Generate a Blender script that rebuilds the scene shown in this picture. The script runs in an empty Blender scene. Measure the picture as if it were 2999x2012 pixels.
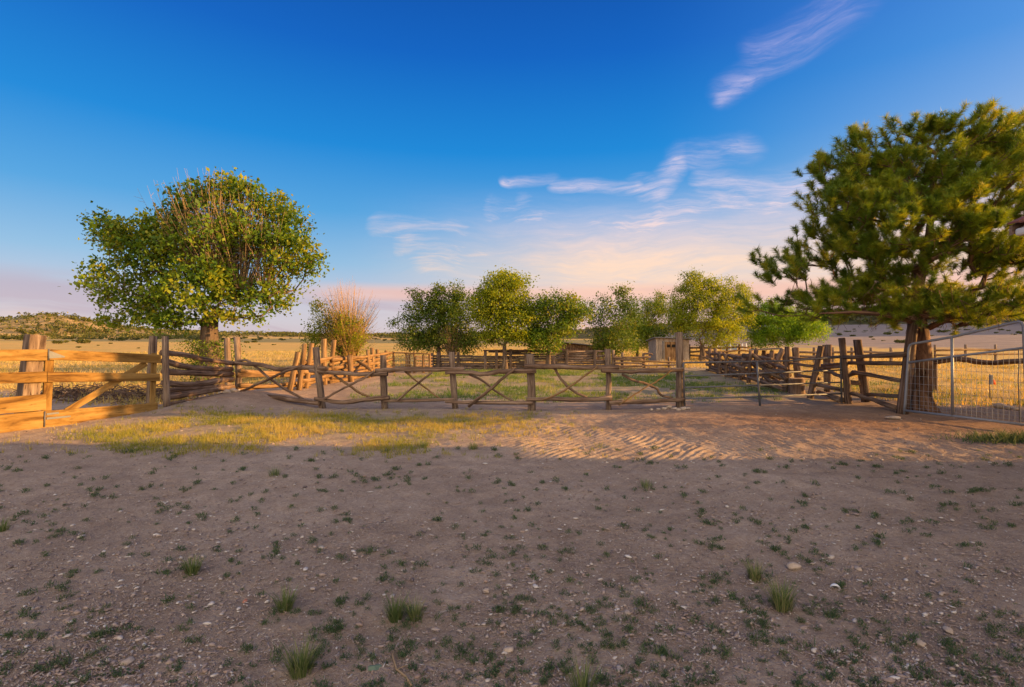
import bpy, math, random
import numpy as np
from mathutils import Vector
R = math.radians
random.seed(7)
rng = np.random.default_rng(11)
scene = bpy.context.scene
COL = scene.collection

# ------------------------------------------------------------------ camera, sky, sun, exposure
F = 1500.0      # focal length in photo pixels (photo is 2999 px wide)
HZ = 990.0      # horizon row in the photo
EYE = 1.55      # camera height
cam_d = bpy.data.cameras.new('camera')
cam = bpy.data.objects.new('camera', cam_d); COL.objects.link(cam)
cam_d.sensor_width = 36.0; cam_d.lens = 18.0
cam_d.shift_y = -16.0/2999.0
cam_d.clip_start = 0.05; cam_d.clip_end = 8000
cam.location = (0, 0, EYE); cam.rotation_euler = (R(90), 0, 0)
scene.camera = cam

SUN_EL = 11.0
SUN_AZ = 92.0     # degrees clockwise from +Y
sun_dir = Vector((math.sin(R(SUN_AZ))*math.cos(R(SUN_EL)), math.cos(R(SUN_AZ))*math.cos(R(SUN_EL)), math.sin(R(SUN_EL))))
sun_d = bpy.data.lights.new('sun', 'SUN'); sun_d.energy = 5.0; sun_d.angle = R(0.5); sun_d.color = (1.0, 0.565, 0.19)
sun = bpy.data.objects.new('sun', sun_d); COL.objects.link(sun)
sun.rotation_euler = sun_dir.to_track_quat('Z', 'Y').to_euler()

scene.view_settings.view_transform = 'Standard'
scene.view_settings.look = 'None'
scene.view_settings.exposure = 1.25
scene.view_settings.gamma = 1.0
scene.view_settings.use_curve_mapping = False


class NT:
    """small helper to write node graphs"""
    def __init__(s, tree): s.t = tree; s.n = tree.nodes; s.l = tree.links
    def add(s, kind, **kw):
        n = s.n.new(kind)
        for k, v in kw.items(): setattr(n, k, v)
        return n
    def put(s, sock, v):
        if isinstance(v, bpy.types.NodeSocket): s.l.new(v, sock)
        elif v is not None:
            if isinstance(v, tuple) and len(v) == 3 and sock.type == 'RGBA': v = (*v, 1.0)
            sock.default_value = v
    def m(s, op, a, b=None, c=None, clamp=False):
        n = s.n.new('ShaderNodeMath'); n.operation = op; n.use_clamp = clamp
        for i, v in enumerate((a, b, c)):
            if v is not None: s.put(n.inputs[i], v)
        return n.outputs[0]
    def sm(s, x, lo, hi):      # smoothstep
        n = s.n.new('ShaderNodeMapRange'); n.interpolation_type = 'SMOOTHSTEP'
        s.put(n.inputs['Value'], x); n.inputs['From Min'].default_value = lo; n.inputs['From Max'].default_value = hi
        return n.outputs[0]
    def mix(s, f, a, b, mode='MIX'):
        n = s.n.new('ShaderNodeMix'); n.data_type = 'RGBA'; n.blend_type = mode
        s.put(n.inputs[0], f); s.put(n.inputs[6], a); s.put(n.inputs[7], b)
        return n.outputs[2]
    def ramp(s, x, stops, interp='LINEAR'):
        n = s.n.new('ShaderNodeValToRGB'); cr = n.color_ramp; cr.interpolation = interp
        while len(cr.elements) < len(stops): cr.elements.new(0.5)
        for e, (p, c) in zip(cr.elements, stops):
            e.position = p; e.color = (*c, 1) if len(c) == 3 else c
        s.put(n.inputs[0], x); return n.outputs[0]
    def noise(s, vec, scale, detail=4, rough=0.55, dist=0.0, w=None):
        n = s.n.new('ShaderNodeTexNoise'); s.put(n.inputs['Vector'], vec)
        n.inputs['Scale'].default_value = scale; n.inputs['Detail'].default_value = detail
        n.inputs['Roughness'].default_value = rough; n.inputs['Distortion'].default_value = dist
        return n.outputs[0]
    def vmap(s, vec, scale=(1, 1, 1), loc=(0, 0, 0), rot=(0, 0, 0)):
        n = s.n.new('ShaderNodeMapping'); s.put(n.inputs['Vector'], vec)
        n.inputs['Scale'].default_value = scale; n.inputs['Location'].default_value = loc; n.inputs['Rotation'].default_value = rot
        return n.outputs[0]
    def comb(s, x, y, z):
        n = s.n.new('ShaderNodeCombineXYZ')
        s.put(n.inputs[0], x); s.put(n.inputs[1], y); s.put(n.inputs[2], z); return n.outputs[0]


def srgb(r, g, b):
    f = lambda c: ((c/255+0.055)/1.055)**2.4 if c > 10 else c/255/12.92
    return (f(r), f(g), f(b))


def build_world():
    w = bpy.data.worlds.new('World'); scene.world = w; w.use_nodes = True
    t = NT(w.node_tree); t.n.clear()
    geo = t.add('ShaderNodeTexCoord')
    sep = t.add('ShaderNodeSeparateXYZ'); t.l.new(geo.outputs['Generated'], sep.inputs[0])
    x, y, z = sep.outputs
    el = t.m('MULTIPLY', t.m('ARCSINE', t.m('MINIMUM', t.m('MAXIMUM', z, -1.0), 1.0)), 57.2958)
    az = t.m('MULTIPLY', t.m('ARCTAN2', x, y), 57.2958)          # 0 ahead, + to the right
    sky = t.add('ShaderNodeTexSky'); sky.sky_type = 'NISHITA'; sky.sun_disc = False
    sky.sun_elevation = R(SUN_EL); sky.sun_rotation = R(SUN_AZ)
    sky.altitude = 1800; sky.air_density = 1.0; sky.dust_density = 1.2; sky.ozone_density = 2.0
    nish = t.mix(1.0, sky.outputs[0], (0.10, 0.10, 0.10), 'MULTIPLY')
    # golden-hour gradient of this evening: deep blue overhead, pale at the horizon
    e01 = t.m('DIVIDE', el, 60.0, clamp=True)
    cool = t.ramp(e01, [(0.0, srgb(214, 198, 205)), (0.06, srgb(204, 202, 216)), (0.13, srgb(150, 192, 226)), (0.22, srgb(84, 166, 226)),
                        (0.33, srgb(16, 138, 220)), (0.48, srgb(0, 100, 198)), (0.60, srgb(0, 80, 174)), (1.0, srgb(2, 58, 150))])
    warm = t.ramp(e01, [(0.0, srgb(250, 205, 185)), (0.13, srgb(246, 212, 205)), (0.25, srgb(178, 198, 230)), (0.4, srgb(92, 160, 234)),
                        (0.6, srgb(62, 138, 226)), (1.0, srgb(40, 100, 200))])
    # closeness to the sun
    dot = t.add('ShaderNodeVectorMath', operation='DOT_PRODUCT'); t.l.new(geo.outputs['Generated'], dot.inputs[0]); dot.inputs[1].default_value = sun_dir
    near = t.sm(dot.outputs['Value'], 0.25, 1.0)
    base = t.mix(near, cool, warm)
    glow = t.m('POWER', t.m('MAXIMUM', dot.outputs['Value'], 0.0), 14.0)
    base = t.mix(1.0, base, t.mix(glow, (0, 0, 0), (1.5, 1.0, 0.55)), 'ADD')
    base = t.mix(0.10, base, t.mix(1.0, nish, (1.4, 1.4, 1.4), 'MULTIPLY'))
    # clouds: wind-drawn cirrus in azimuth / elevation
    warpn = t.add('ShaderNodeTexNoise'); warpn.inputs['Scale'].default_value = 0.07; warpn.inputs['Detail'].default_value = 4
    ae = t.comb(az, el, 0.0); t.l.new(ae, warpn.inputs['Vector'])
    wv = t.add('ShaderNodeVectorMath', operation='MULTIPLY_ADD')
    t.l.new(warpn.outputs[1], wv.inputs[0]); wv.inputs[1].default_value = (9, 5, 0); t.l.new(ae, wv.inputs[2])
    P = wv.outputs[0]
    streak = t.noise(t.vmap(P, scale=(0.055, 0.30, 1), rot=(0, 0, R(-9))), 1.0, 8, 0.62)
    streak2 = t.noise(t.vmap(P, scale=(0.05, 0.33, 1), rot=(0, 0, R(-38)), loc=(3, 9, 0)), 1.0, 8, 0.65)
    fine = t.noise(t.vmap(P, scale=(0.16, 1.5, 1), rot=(0, 0, R(-12))), 1.0, 10, 0.72, 0.5)
    fine2 = t.noise(t.vmap(P, scale=(0.16, 1.3, 1), rot=(0, 0, R(-36)), loc=(5, 1, 0)), 1.0, 10, 0.72, 0.5)

    def capsule(a, b, rad, soft=1.0):
        """soft elongated patch of sky between two (az, el) points, rad in degrees"""
        ax, ay = a; bx, by = b; dx, dy = bx-ax, by-ay; L2 = dx*dx+dy*dy
        sp = t.add('ShaderNodeSeparateXYZ'); t.l.new(P, sp.inputs[0])
        px = t.m('SUBTRACT', sp.outputs[0], ax+4.5); py = t.m('SUBTRACT', sp.outputs[1], ay+2.5)
        h = t.m('DIVIDE', t.m('ADD', t.m('MULTIPLY', px, dx), t.m('MULTIPLY', py, dy)), L2, clamp=True)
        qx = t.m('SUBTRACT', px, t.m('MULTIPLY', h, dx)); qy = t.m('SUBTRACT', py, t.m('MULTIPLY', h, dy))
        d = t.m('SQRT', t.m('ADD', t.m('MULTIPLY', qx, qx), t.m('MULTIPLY', qy, qy)))
        return t.m('SUBTRACT', 1.0, t.sm(d, 0.0, rad))
    tot = None
    def acc(v):
        nonlocal tot
        tot = v if tot is None else t.m('MAXIMUM', tot, v)
    s1 = t.sm(streak, 0.38, 0.70); s2 = t.sm(streak2, 0.36, 0.68); s3 = t.sm(fine, 0.28, 0.78); s4 = t.sm(fine2, 0.28, 0.78)
    wisp = t.m('MULTIPLY', t.m('ADD', 0.30, s1), t.m('ADD', 0.20, t.m('MULTIPLY', s3, 0.95)))
    wisp2 = t.m('MULTIPLY', t.m('ADD', 0.30, s2), t.m('ADD', 0.15, t.m('MULTIPLY', s4, 0.95)))
    def AE(vx, vy):
        X, Z = (vx*1.2833-1500)/1500, (990-vy*1.2833)/1500
        return (math.degrees(math.atan(X)), math.degrees(math.atan(Z/math.hypot(1, X))))
    CL = [((1650, 200), (1800, 95), 1.3, 0.45, 2), ((1740, 105), (1960, -10), 1.5, 0.6, 2), ((1780, 130), (1960, 50), 0.9, 0.4, 2), ((1645, 215), (1725, 160), 0.9, 0.7, 2),
          ((1440, 432), (1505, 450), 1.1, 1.0, 2), ((1495, 440), (1530, 372), 1.3, 0.9, 2), ((1530, 375), (1700, 335), 1.3, 0.65, 2), ((1150, 425), (1265, 410), 0.6, 0.75, 1),
          ((1270, 427), (1440, 438), 0.75, 0.95, 1), ((880, 520), (1050, 532), 0.9, 0.9, 1), ((1110, 488), (1230, 500), 1.1, 0.9, 1), ((1190, 480), (1350, 545), 1.2, 0.7, 1),
          ((950, 562), (1090, 575), 1.3, 1.0, 1), ((1000, 590), (1450, 560), 1.9, 1.1, 1), ((1300, 545), (1700, 485), 2.0, 1.1, 1), ((1650, 500), (1900, 440), 2.8, 1.2, 1),
          ((1590, 430), (1830, 425), 1.3, 0.75, 1), ((-60, 690), (180, 700), 1.2, 0.5, 1)]
    CL = [(AE(*a), AE(*b), r_, k_, f_) for a, b, r_, k_, f_ in CL]
    for a, b, r, k, fam in CL:
        acc(t.m('MULTIPLY', t.m('MULTIPLY', capsule(a, b, r*1.7), wisp if fam == 1 else wisp2), k))
    # broad veil on the right half, thickening to the horizon
    veil = t.m('MULTIPLY', t.m('MULTIPLY', t.sm(az, -20.0, 12.0), t.m('SUBTRACT', 1.0, t.sm(el, 7.5, 17.5))), t.m('ADD', 0.58, t.m('MULTIPLY', t.m('ADD', s1, s3), 0.34)))
    acc(t.m('MULTIPLY', veil, 1.0))
    cl = t.m('MINIMUM', tot, 1.0)
    ccol = t.mix(t.sm(el, 7.0, 16.0), srgb(253, 220, 196), srgb(232, 216, 232))
    ccol = t.mix(t.sm(el, 16.0, 30.0), ccol, srgb(182, 180, 232))
    ccol = t.mix(t.m('SUBTRACT', 1.0, t.sm(el, 1.0, 7.0)), ccol, srgb(244, 200, 184))
    col = t.mix(cl, base, ccol)
    # low mauve banks just above the horizon
    bn = t.noise(t.vmap(P, scale=(0.035, 0.42, 1), loc=(7, 2, 0)), 1.0, 5, 0.5)
    bank = t.m('MULTIPLY', t.m('MULTIPLY', t.sm(bn, 0.42, 0.62), t.m('SUBTRACT', 1.0, t.sm(el, 4.2, 6.5))), 0.55)
    col = t.mix(bank, col, srgb(190, 166, 180))
    pk = t.m('MULTIPLY', t.m('MULTIPLY', t.sm(el, 3.6, 4.6), t.m('SUBTRACT', 1.0, t.sm(el, 5.0, 6.2))), t.m('MULTIPLY', t.sm(az, -26.0, -16.0), 0.6))
    col = t.mix(pk, col, srgb(250, 196, 176))
    # added fill light: bright warm glow in the unseen sky behind the camera
    rear_fill = t.m('MULTIPLY', t.sm(t.m('MULTIPLY', y, -1.0), 0.05, 0.65), t.sm(z, -0.05, 0.10))
    rn = t.noise(t.vmap(geo.outputs['Generated'], scale=(2, 2, 4)), 1.0, 5, 0.6)
    col = t.mix(t.m('MULTIPLY', rear_fill, t.m('ADD', 0.6, t.m('MULTIPLY', rn, 0.4))), col, (2.50, 2.12, 1.66))
    bg = t.add('ShaderNodeBackground'); t.put(bg.inputs[0], col); bg.inputs[1].default_value = 0.43
    out = t.add('ShaderNodeOutputWorld'); t.l.new(bg.outputs[0], out.inputs[0])
    w.cycles.sampling_method = 'AUTOMATIC'
build_world()

# ------------------------------------------------------------------ placing helpers
def G(sx, sy, z=0.0):
    """ground point seen at photo pixel"""
    d = (EYE - z)*F/(sy-HZ); return Vector(((sx-1500)/F*d, d, z))
def W(sx, sy, d):
    """point at distance d ahead seen at photo pixel"""
    return Vector(((sx-1500)/F*d, d, EYE-(sy-HZ)/F*d))

_perm = rng.permutation(512)
_tab = rng.random(512)
def vnoise(x, y, seed=0):
    x = np.asarray(x, float)+seed*17.3; y = np.asarray(y, float)+seed*5.7
    xi = np.floor(x).astype(int); yi = np.floor(y).astype(int); fx = x-xi; fy = y-yi
    fx = fx*fx*(3-2*fx); fy = fy*fy*(3-2*fy)
    h = lambda i, j: _tab[(_perm[(i) % 512]+j) % 512]
    a = h(xi, yi); b = h(xi+1, yi); c = h(xi, yi+1); d = h(xi+1, yi+1)
    return (a*(1-fx)+b*fx)*(1-fy)+(c*(1-fx)+d*fx)*fy
def fbm(x, y, o=4, seed=0):
    s = 0; a = 0.5; f = 1.0
    for k in range(o):
        s = s+a*vnoise(np.asarray(x)*f, np.asarray(y)*f, seed+k*3); a *= 0.5; f *= 2.03
    return s/(1-0.5**o)
def sstep(v, lo, hi):
    t = np.clip((np.asarray(v, float)-lo)/(hi-lo), 0, 1); return t*t*(3-2*t)
def gauss(x, y, cx, cy, sx, sy): return np.exp(-((x-cx)/sx)**2-((y-cy)/sy)**2)

def H(x, y):
    x = np.asarray(x, float); y = np.asarray(y, float)
    d = np.hypot(x, y)
    near = 1-sstep(d, 60, 140)
    z = (fbm(x*0.35, y*0.35, 3, 1)-0.5)*0.07*near
    z = z+0.20*gauss(x, y, -6.7, 12.9, 0.9, 1.5)+0.08*gauss(x, y, -7.0, 10.9, 0.7, 1.2)
    z = z+0.05*gauss(x, y, 3.0, 8.2, 2.6, 1.3)+0.04*gauss(x, y, 8.5, 10.6, 1.2, 1.0)+0.05*gauss(x, y, 4.2, 10.3, 2.5, 0.3)
    # far land: gentle swells, rising to the right
    az = np.degrees(np.arctan2(x, y))
    r = sstep(az, 8, 26)*(1-sstep(az, 95, 130))
    z = z+r*np.clip(d-95, 0, 420)*0.030+sstep(d, 120, 600)*(fbm(x*0.006, y*0.006, 3, 9)-0.5)*2.0
    l = 1-sstep(az, -22, -8)
    z = z+l*np.clip(d-120, 0, 500)*0.0045
    return z
def GH(x, y): return float(H(x, y))

# ------------------------------------------------------------------ object helpers
def link(o, parent=None):
    COL.objects.link(o)
    if parent: o.parent = parent
    return o
def tag(o, label=None, cat=None, group=None, kind=None):
    if label: o['label'] = label
    if cat: o['category'] = cat
    if group: o['group'] = group
    if kind: o['kind'] = kind
    return o
def thing(name, label, cat, loc=(0, 0, 0), rz=0, group=None):
    o = bpy.data.objects.new(name, None); o.empty_display_size = 0.3
    o.location = loc; o.rotation_euler = (0, 0, rz); link(o)
    return tag(o, label, cat, group)

class MB:
    def __init__(s): s.v = []; s.f = []; s.uv = []
    def face(s, idx, uvs): s.f.append(idx); s.uv.extend(uvs)
    def tube(s, pts, rad, n=8, wob=0.0, cap=True, sq=1.0):
        pts = [Vector(p) for p in pts]; m = len(pts)
        if not hasattr(rad, '__len__'): rad = [rad]*m
        base = len(s.v); L = random.random()*50; Ls = [L]; prevN = None
        ph = [random.uniform(-1, 1) for _ in range(n)]
        for i, p in enumerate(pts):
            if i: L += (p-pts[i-1]).length; Ls.append(L)
            t = (pts[min(i+1, m-1)]-pts[max(i-1, 0)])
            t = t.normalized() if t.length > 1e-9 else Vector((0, 0, 1))
            if prevN is None:
                a = Vector((0, 0, 1)) if abs(t.z) < 0.9 else Vector((1, 0, 0)); N = a.cross(t).normalized()
            else:
                N = (prevN-t*prevN.dot(t)); N = N.normalized() if N.length > 1e-6 else Vector((1, 0, 0)).cross(t).normalized()
            prevN = N; B = t.cross(N)
            for k in range(n):
                an = 2*math.pi*k/n; r = rad[i]*(1+wob*ph[k]*0.7+wob*random.uniform(-.5, .5))
                s.v.append(p+N*(math.cos(an)*r)+B*(math.sin(an)*r*sq))
        for i in range(m-1):
            for k in range(n):
                k2 = (k+1) % n; a = base+i*n
                s.face((a+k, a+k2, a+n+k2, a+n+k), [(Ls[i], k/n), (Ls[i], (k+1)/n), (Ls[i+1], (k+1)/n), (Ls[i+1], k/n)])
        if cap:
            s.face(tuple(base+k for k in range(n))[::-1], [(Ls[0]+.03*math.cos(k), .03*math.sin(k)) for k in range(n)])
            e = base+(m-1)*n
            s.face(tuple(e+k for k in range(n)), [(Ls[-1]+.03*math.cos(k), .03*math.sin(k)) for k in range(n)])
    def hexa(s, c):
        """8 corners: a0 a1 a2 a3 (one end) b0 b1 b2 b3 (other end); grain runs from a to b"""
        c = [Vector(p) for p in c]; b = len(s.v); s.v.extend(c)
        o = random.random()*50; L = (c[4]-c[0]).length; w = (c[1]-c[0]).length; t = (c[2]-c[1]).length
        acc = [0, w, w+t, 2*w+t, 2*w+2*t]
        for k in range(4):
            k2 = (k+1) % 4
            s.face((b+k, b+k2, b+4+k2, b+4+k), [(o, acc[k]), (o, acc[k+1]), (o+L, acc[k+1]), (o+L, acc[k])])
        s.face((b+3, b+2, b+1, b), [(o+.0, t), (o+.0+w*.3, t), (o+w*.3, 0), (o, 0)])
        s.face((b+4, b+5, b+6, b+7), [(o, 0), (o+w*.3, 0), (o+w*.3, t), (o, t)])
    def box(s, lo, hi, axis=0):
        (x0, y0, z0), (x1, y1, z1) = lo, hi
        if axis == 0: s.hexa([(x0, y0, z0), (x0, y1, z0), (x0, y1, z1), (x0, y0, z1), (x1, y0, z0), (x1, y1, z0), (x1, y1, z1), (x1, y0, z1)])
        elif axis == 1: s.hexa([(x1, y0, z0), (x0, y0, z0), (x0, y0, z1), (x1, y0, z1), (x1, y1, z0), (x0, y1, z0), (x0, y1, z1), (x1, y1, z1)])
        else: s.hexa([(x0, y0, z0), (x1, y0, z0), (x1, y1, z0), (x0, y1, z0), (x0, y0, z1), (x1, y0, z1), (x1, y1, z1), (x0, y1, z1)])
    def beam(s, a, b, w, h, up=(0, 0, 1), w2=None, h2=None):
        a = Vector(a); b = Vector(b); t = (b-a).normalized(); up = Vector(up)
        S = t.cross(up).normalized(); U = S.cross(t).normalized(); w2 = w2 or w; h2 = h2 or h
        q = lambda p, w, h: [p-S*w/2-U*h/2, p+S*w/2-U*h/2, p+S*w/2+U*h/2, p-S*w/2+U*h/2]
        s.hexa(q(a, w, h)+q(b, w2, h2))
    def build(s, name, mat, parent=None, smooth=True, bevel=0, origin=None):
        me = bpy.data.meshes.new(name)
        off = Vector(origin) if origin is not None else (parent.location.copy() if parent is not None and parent.parent is None else None)
        if parent is not None and parent.parent is not None: off = getattr(s, 'off', parent.parent.location.copy())
        vs = [v-off for v in s.v] if off is not None else s.v
        me.from_pydata([tuple(v) for v in vs], [], s.f)
        uvl = me.uv_layers.new(name='UVMap')
        uvl.data.foreach_set('uv', np.array(s.uv, dtype=np.float32).ravel())
        me.materials.append(mat)
        if smooth: me.polygons.foreach_set('use_smooth', [True]*len(me.polygons))
        o = bpy.data.objects.new(name, me); link(o, parent)
        if origin is not None and parent is None: o.location = origin
        if bevel:
            md = o.modifiers.new('bevel', 'BEVEL'); md.width = bevel; md.segments = 2; md.limit_method = 'ANGLE'
            if smooth: me.polygons.foreach_set('use_smooth', [False]*len(me.polygons))
        return o

def npmesh(name, V, Fc, mat, parent=None, var=None, smooth=False, attrs=None, loc=None):
    """fast mesh from numpy arrays; all faces have the same corner count"""
    me = bpy.data.meshes.new(name); V = np.asarray(V, np.float32); Fc = np.asarray(Fc, np.int32)
    k = Fc.shape[1]; me.vertices.add(len(V)); me.vertices.foreach_set('co', V.ravel())
    me.loops.add(Fc.size); me.loops.foreach_set('vertex_index', Fc.ravel())
    me.polygons.add(len(Fc)); me.polygons.foreach_set('loop_start', np.arange(0, Fc.size, k, dtype=np.int32))
    if smooth: me.polygons.foreach_set('use_smooth', np.ones(len(Fc), bool))
    A = dict(attrs or {})
    if var is not None: A['var'] = var
    for nm, a in A.items():
        at = me.attributes.new(nm, 'FLOAT', 'POINT'); at.data.foreach_set('value', np.asarray(a, np.float32))
    me.update(calc_edges=True)
    if mat: me.materials.append(mat)
    o = bpy.data.objects.new(name, me); link(o, parent)
    if loc is not None: o.location = loc
    return o

# ------------------------------------------------------------------ materials
def new_mat(name):
    m = bpy.data.materials.new(name); m.use_nodes = True; t = NT(m.node_tree); t.n.clear()
    out = t.add('ShaderNodeOutputMaterial'); return m, t, out
def principled(t, out, col, rough=0.8, bump=None, bstr=0.3, bdist=0.02, metal=0.0, spec=0.3):
    p = t.add('ShaderNodeBsdfPrincipled'); t.put(p.inputs['Base Color'], col); t.put(p.inputs['Roughness'], rough)
    t.put(p.inputs['Metallic'], metal); p.inputs['Specular IOR Level'].default_value = spec
    if bump is not None:
        b = t.add('ShaderNodeBump'); b.inputs['Strength'].default_value = bstr; b.inputs['Distance'].default_value = bdist
        t.put(b.inputs['Height'], bump); t.l.new(b.outputs[0], p.inputs['Normal'])
    t.l.new(p.outputs[0], out.inputs[0]); return p

def wood_mat(name, c_dark, c_mid, c_light, grain=28, knots=True, bstr=0.6, crack=0.5):
    m, t, out = new_mat(name)
    uv = t.add('ShaderNodeUVMap').outputs[0]; obj = t.add('ShaderNodeTexCoord').outputs['Object']
    g1 = t.noise(t.vmap(uv, scale=(1.2, grain, 1)), 1.0, 6, 0.65, 0.6)
    g2 = t.noise(t.vmap(uv, scale=(5, grain*3.2, 1), loc=(3, 7, 0)), 1.0, 5, 0.6)
    big = t.noise(obj, 1.6, 3, 0.6)
    col = t.ramp(t.m('ADD', t.m('MULTIPLY', g1, 0.75), t.m('MULTIPLY', big, 0.25)), [(0.37, c_dark), (0.49, c_mid), (0.62, c_light)])
    ck = t.sm(g2, 0.30, 0.42)
    col = t.mix(t.m('MULTIPLY', t.m('SUBTRACT', 1.0, ck), crack), col, tuple(c*0.3 for c in c_dark))
    if knots:
        vo = t.add('ShaderNodeTexVoronoi'); t.put(vo.inputs['Vector'], t.vmap(uv, scale=(1.7, 6.0, 1))); vo.inputs['Scale'].default_value = 1.0
        k = t.m('SUBTRACT', 1.0, t.sm(vo.outputs['Distance'], 0.05, 0.16))
        col = t.mix(t.m('MULTIPLY', k, 0.6), col, tuple(c*0.45 for c in c_mid))
    h = t.m('ADD', t.m('MULTIPLY', g1, 0.5), t.m('MULTIPLY', ck, 0.5))
    principled(t, out, col, 0.85, h, bstr, 0.012, spec=0.15)
    return m

M = {}
M['log'] = wood_mat('weathered_log', (0.055, 0.032, 0.022), (0.16, 0.10, 0.066), (0.31, 0.215, 0.15), 9, bstr=0.9)
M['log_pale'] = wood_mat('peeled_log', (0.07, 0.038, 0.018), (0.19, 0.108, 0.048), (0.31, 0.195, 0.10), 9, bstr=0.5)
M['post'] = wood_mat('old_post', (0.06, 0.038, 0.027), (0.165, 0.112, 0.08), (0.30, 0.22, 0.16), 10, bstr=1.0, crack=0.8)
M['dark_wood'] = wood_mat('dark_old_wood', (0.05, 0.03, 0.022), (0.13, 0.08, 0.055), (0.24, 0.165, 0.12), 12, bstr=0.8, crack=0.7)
M['board'] = wood_mat('golden_board', (0.085, 0.040, 0.011), (0.21, 0.115, 0.030), (0.31, 0.19, 0.062), 8, bstr=0.5, crack=0.5)
M['plank'] = wood_mat('corral_plank', (0.05, 0.035, 0.028), (0.13, 0.09, 0.07), (0.25, 0.18, 0.14), 14, bstr=0.7, crack=0.6)
M['shed_wood'] = wood_mat('shed_board', (0.14, 0.11, 0.09), (0.27, 0.22, 0.18), (0.40, 0.33, 0.26), 14, bstr=0.5, crack=0.5)
M['bark'] = wood_mat('tree_bark', (0.05, 0.035, 0.028), (0.13, 0.09, 0.065), (0.24, 0.17, 0.12), 7, knots=False, bstr=1.0, crack=0.7)
M['pine_bark'] = wood_mat('pine_bark', (0.035, 0.018, 0.012), (0.13, 0.07, 0.042), (0.27, 0.15, 0.09), 7, knots=False, bstr=1.0, crack=0.9)

def metal_mat(name, col, rough, metal=0.9):
    m, t, out = new_mat(name); obj = t.add('ShaderNodeTexCoord').outputs['Object']
    n = t.noise(obj, 9, 5, 0.6); n2 = t.noise(obj, 60, 3)
    c = t.mix(n, tuple(c*0.75 for c in col), tuple(min(1, c*1.15) for c in col))
    principled(t, out, c, t.m('ADD', rough, t.m('MULTIPLY', n2, 0.2)), n2, 0.08, 0.004, metal, 0.5); return m
M['galv'] = metal_mat('galvanized_steel', (0.25, 0.26, 0.29), 0.45, 0.4)
M['pipe'] = metal_mat('dull_pipe', (0.13, 0.13, 0.145), 0.5, 0.4)
M['wire'] = metal_mat('fence_wire', (0.22, 0.21, 0.20), 0.5, 0.6)
M['rust'] = metal_mat('rusty_roof', (0.20, 0.07, 0.04), 0.6, 0.2)
M['hinge'] = metal_mat('zinc_hinge', (0.13, 0.135, 0.15), 0.5, 0.3)
M['tin'] = metal_mat('grey_tin', (0.16, 0.16, 0.17), 0.5, 0.3)

def plain_mat(name, col, rough=0.8, nscale=8, amt=0.25, bstr=0.2):
    m, t, out = new_mat(name); obj = t.add('ShaderNodeTexCoord').outputs['Object']
    n = t.noise(obj, nscale, 6, 0.65)
    principled(t, out, t.mix(n, tuple(c*(1-amt) for c in col), tuple(min(1, c*(1+amt)) for c in col)), rough, n, bstr, 0.01); return m
M['white'] = plain_mat('white_paint', (0.62, 0.60, 0.57), 0.6, 5, 0.12)
M['blue'] = plain_mat('pale_blue_siding', (0.25, 0.38, 0.58), 0.6, 3, 0.15)
M['stucco'] = plain_mat('house_wall', (0.34, 0.25, 0.18), 0.9, 20, 0.1)
M['dark'] = plain_mat('dark_opening', (0.012, 0.011, 0.010), 0.9, 5, 0.1)
M['greybox'] = plain_mat('grey_plastic', (0.22, 0.23, 0.25), 0.5, 8, 0.1)
M['orange'] = plain_mat('orange_flag', (0.85, 0.13, 0.03), 0.6, 8, 0.08)
M['terracotta'] = plain_mat('terracotta', (0.42, 0.17, 0.10), 0.8, 30, 0.2)
M['bone'] = plain_mat('white_shell', (0.72, 0.70, 0.66), 0.5, 30, 0.1)
M['cutwood'] = plain_mat('cut_end', (0.42, 0.27, 0.15), 0.8, 15, 0.25)

def leaf_mat(name, stops, trans=0.35, rough=0.55):
    m, t, out = new_mat(name)
    a = t.add('ShaderNodeAttribute'); a.attribute_name = 'var'
    col = t.ramp(a.outputs['Fac'], stops)
    p = t.add('ShaderNodeBsdfPrincipled'); t.put(p.inputs['Base Color'], col); p.inputs['Roughness'].default_value = rough
    p.inputs['Specular IOR Level'].default_value = 0.25
    tr = t.add('ShaderNodeBsdfTranslucent'); t.put(tr.inputs[0], t.mix(1.0, col, (1.7, 1.4, 0.5), 'MULTIPLY'))
    mx = t.add('ShaderNodeMixShader'); mx.inputs[0].default_value = trans
    t.l.new(p.outputs[0], mx.inputs[1]); t.l.new(tr.outputs[0], mx.inputs[2]); t.l.new(mx.outputs[0], out.inputs[0])
    return m
M['leaf'] = leaf_mat('elm_leaf', [(0, (0.045, 0.10, 0.010)), (0.4, (0.10, 0.18, 0.012)), (0.7, (0.19, 0.245, 0.014)), (1, (0.32, 0.29, 0.02))])
M['leaf_gold'] = leaf_mat('golden_leaf', [(0, (0.10, 0.155, 0.010)), (0.5, (0.21, 0.27, 0.012)), (1, (0.34, 0.36, 0.02))], 0.45)
M['leaf_dark'] = leaf_mat('dark_leaf', [(0, (0.04, 0.085, 0.010)), (0.6, (0.10, 0.16, 0.013)), (1, (0.22, 0.23, 0.02))], 0.3)
M['leaf_bright'] = leaf_mat('bright_leaf', [(0, (0.07, 0.17, 0.012)), (0.5, (0.13, 0.26, 0.012)), (1, (0.26, 0.36, 0.02))], 0.45)
M['needle'] = leaf_mat('pine_needle', [(0, (0.05, 0.10, 0.012)), (0.4, (0.12, 0.19, 0.014)), (0.75, (0.24, 0.29, 0.016)), (1, (0.36, 0.34, 0.03))], 0.36, 0.45)
M['juniper'] = leaf_mat('juniper_leaf', [(0, (0.04, 0.055, 0.012)), (0.6, (0.10, 0.105, 0.022)), (1, (0.17, 0.15, 0.035))], 0.15)
M['twig'] = plain_mat('bare_twig', (0.34, 0.21, 0.075), 0.8, 4, 0.25)
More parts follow.
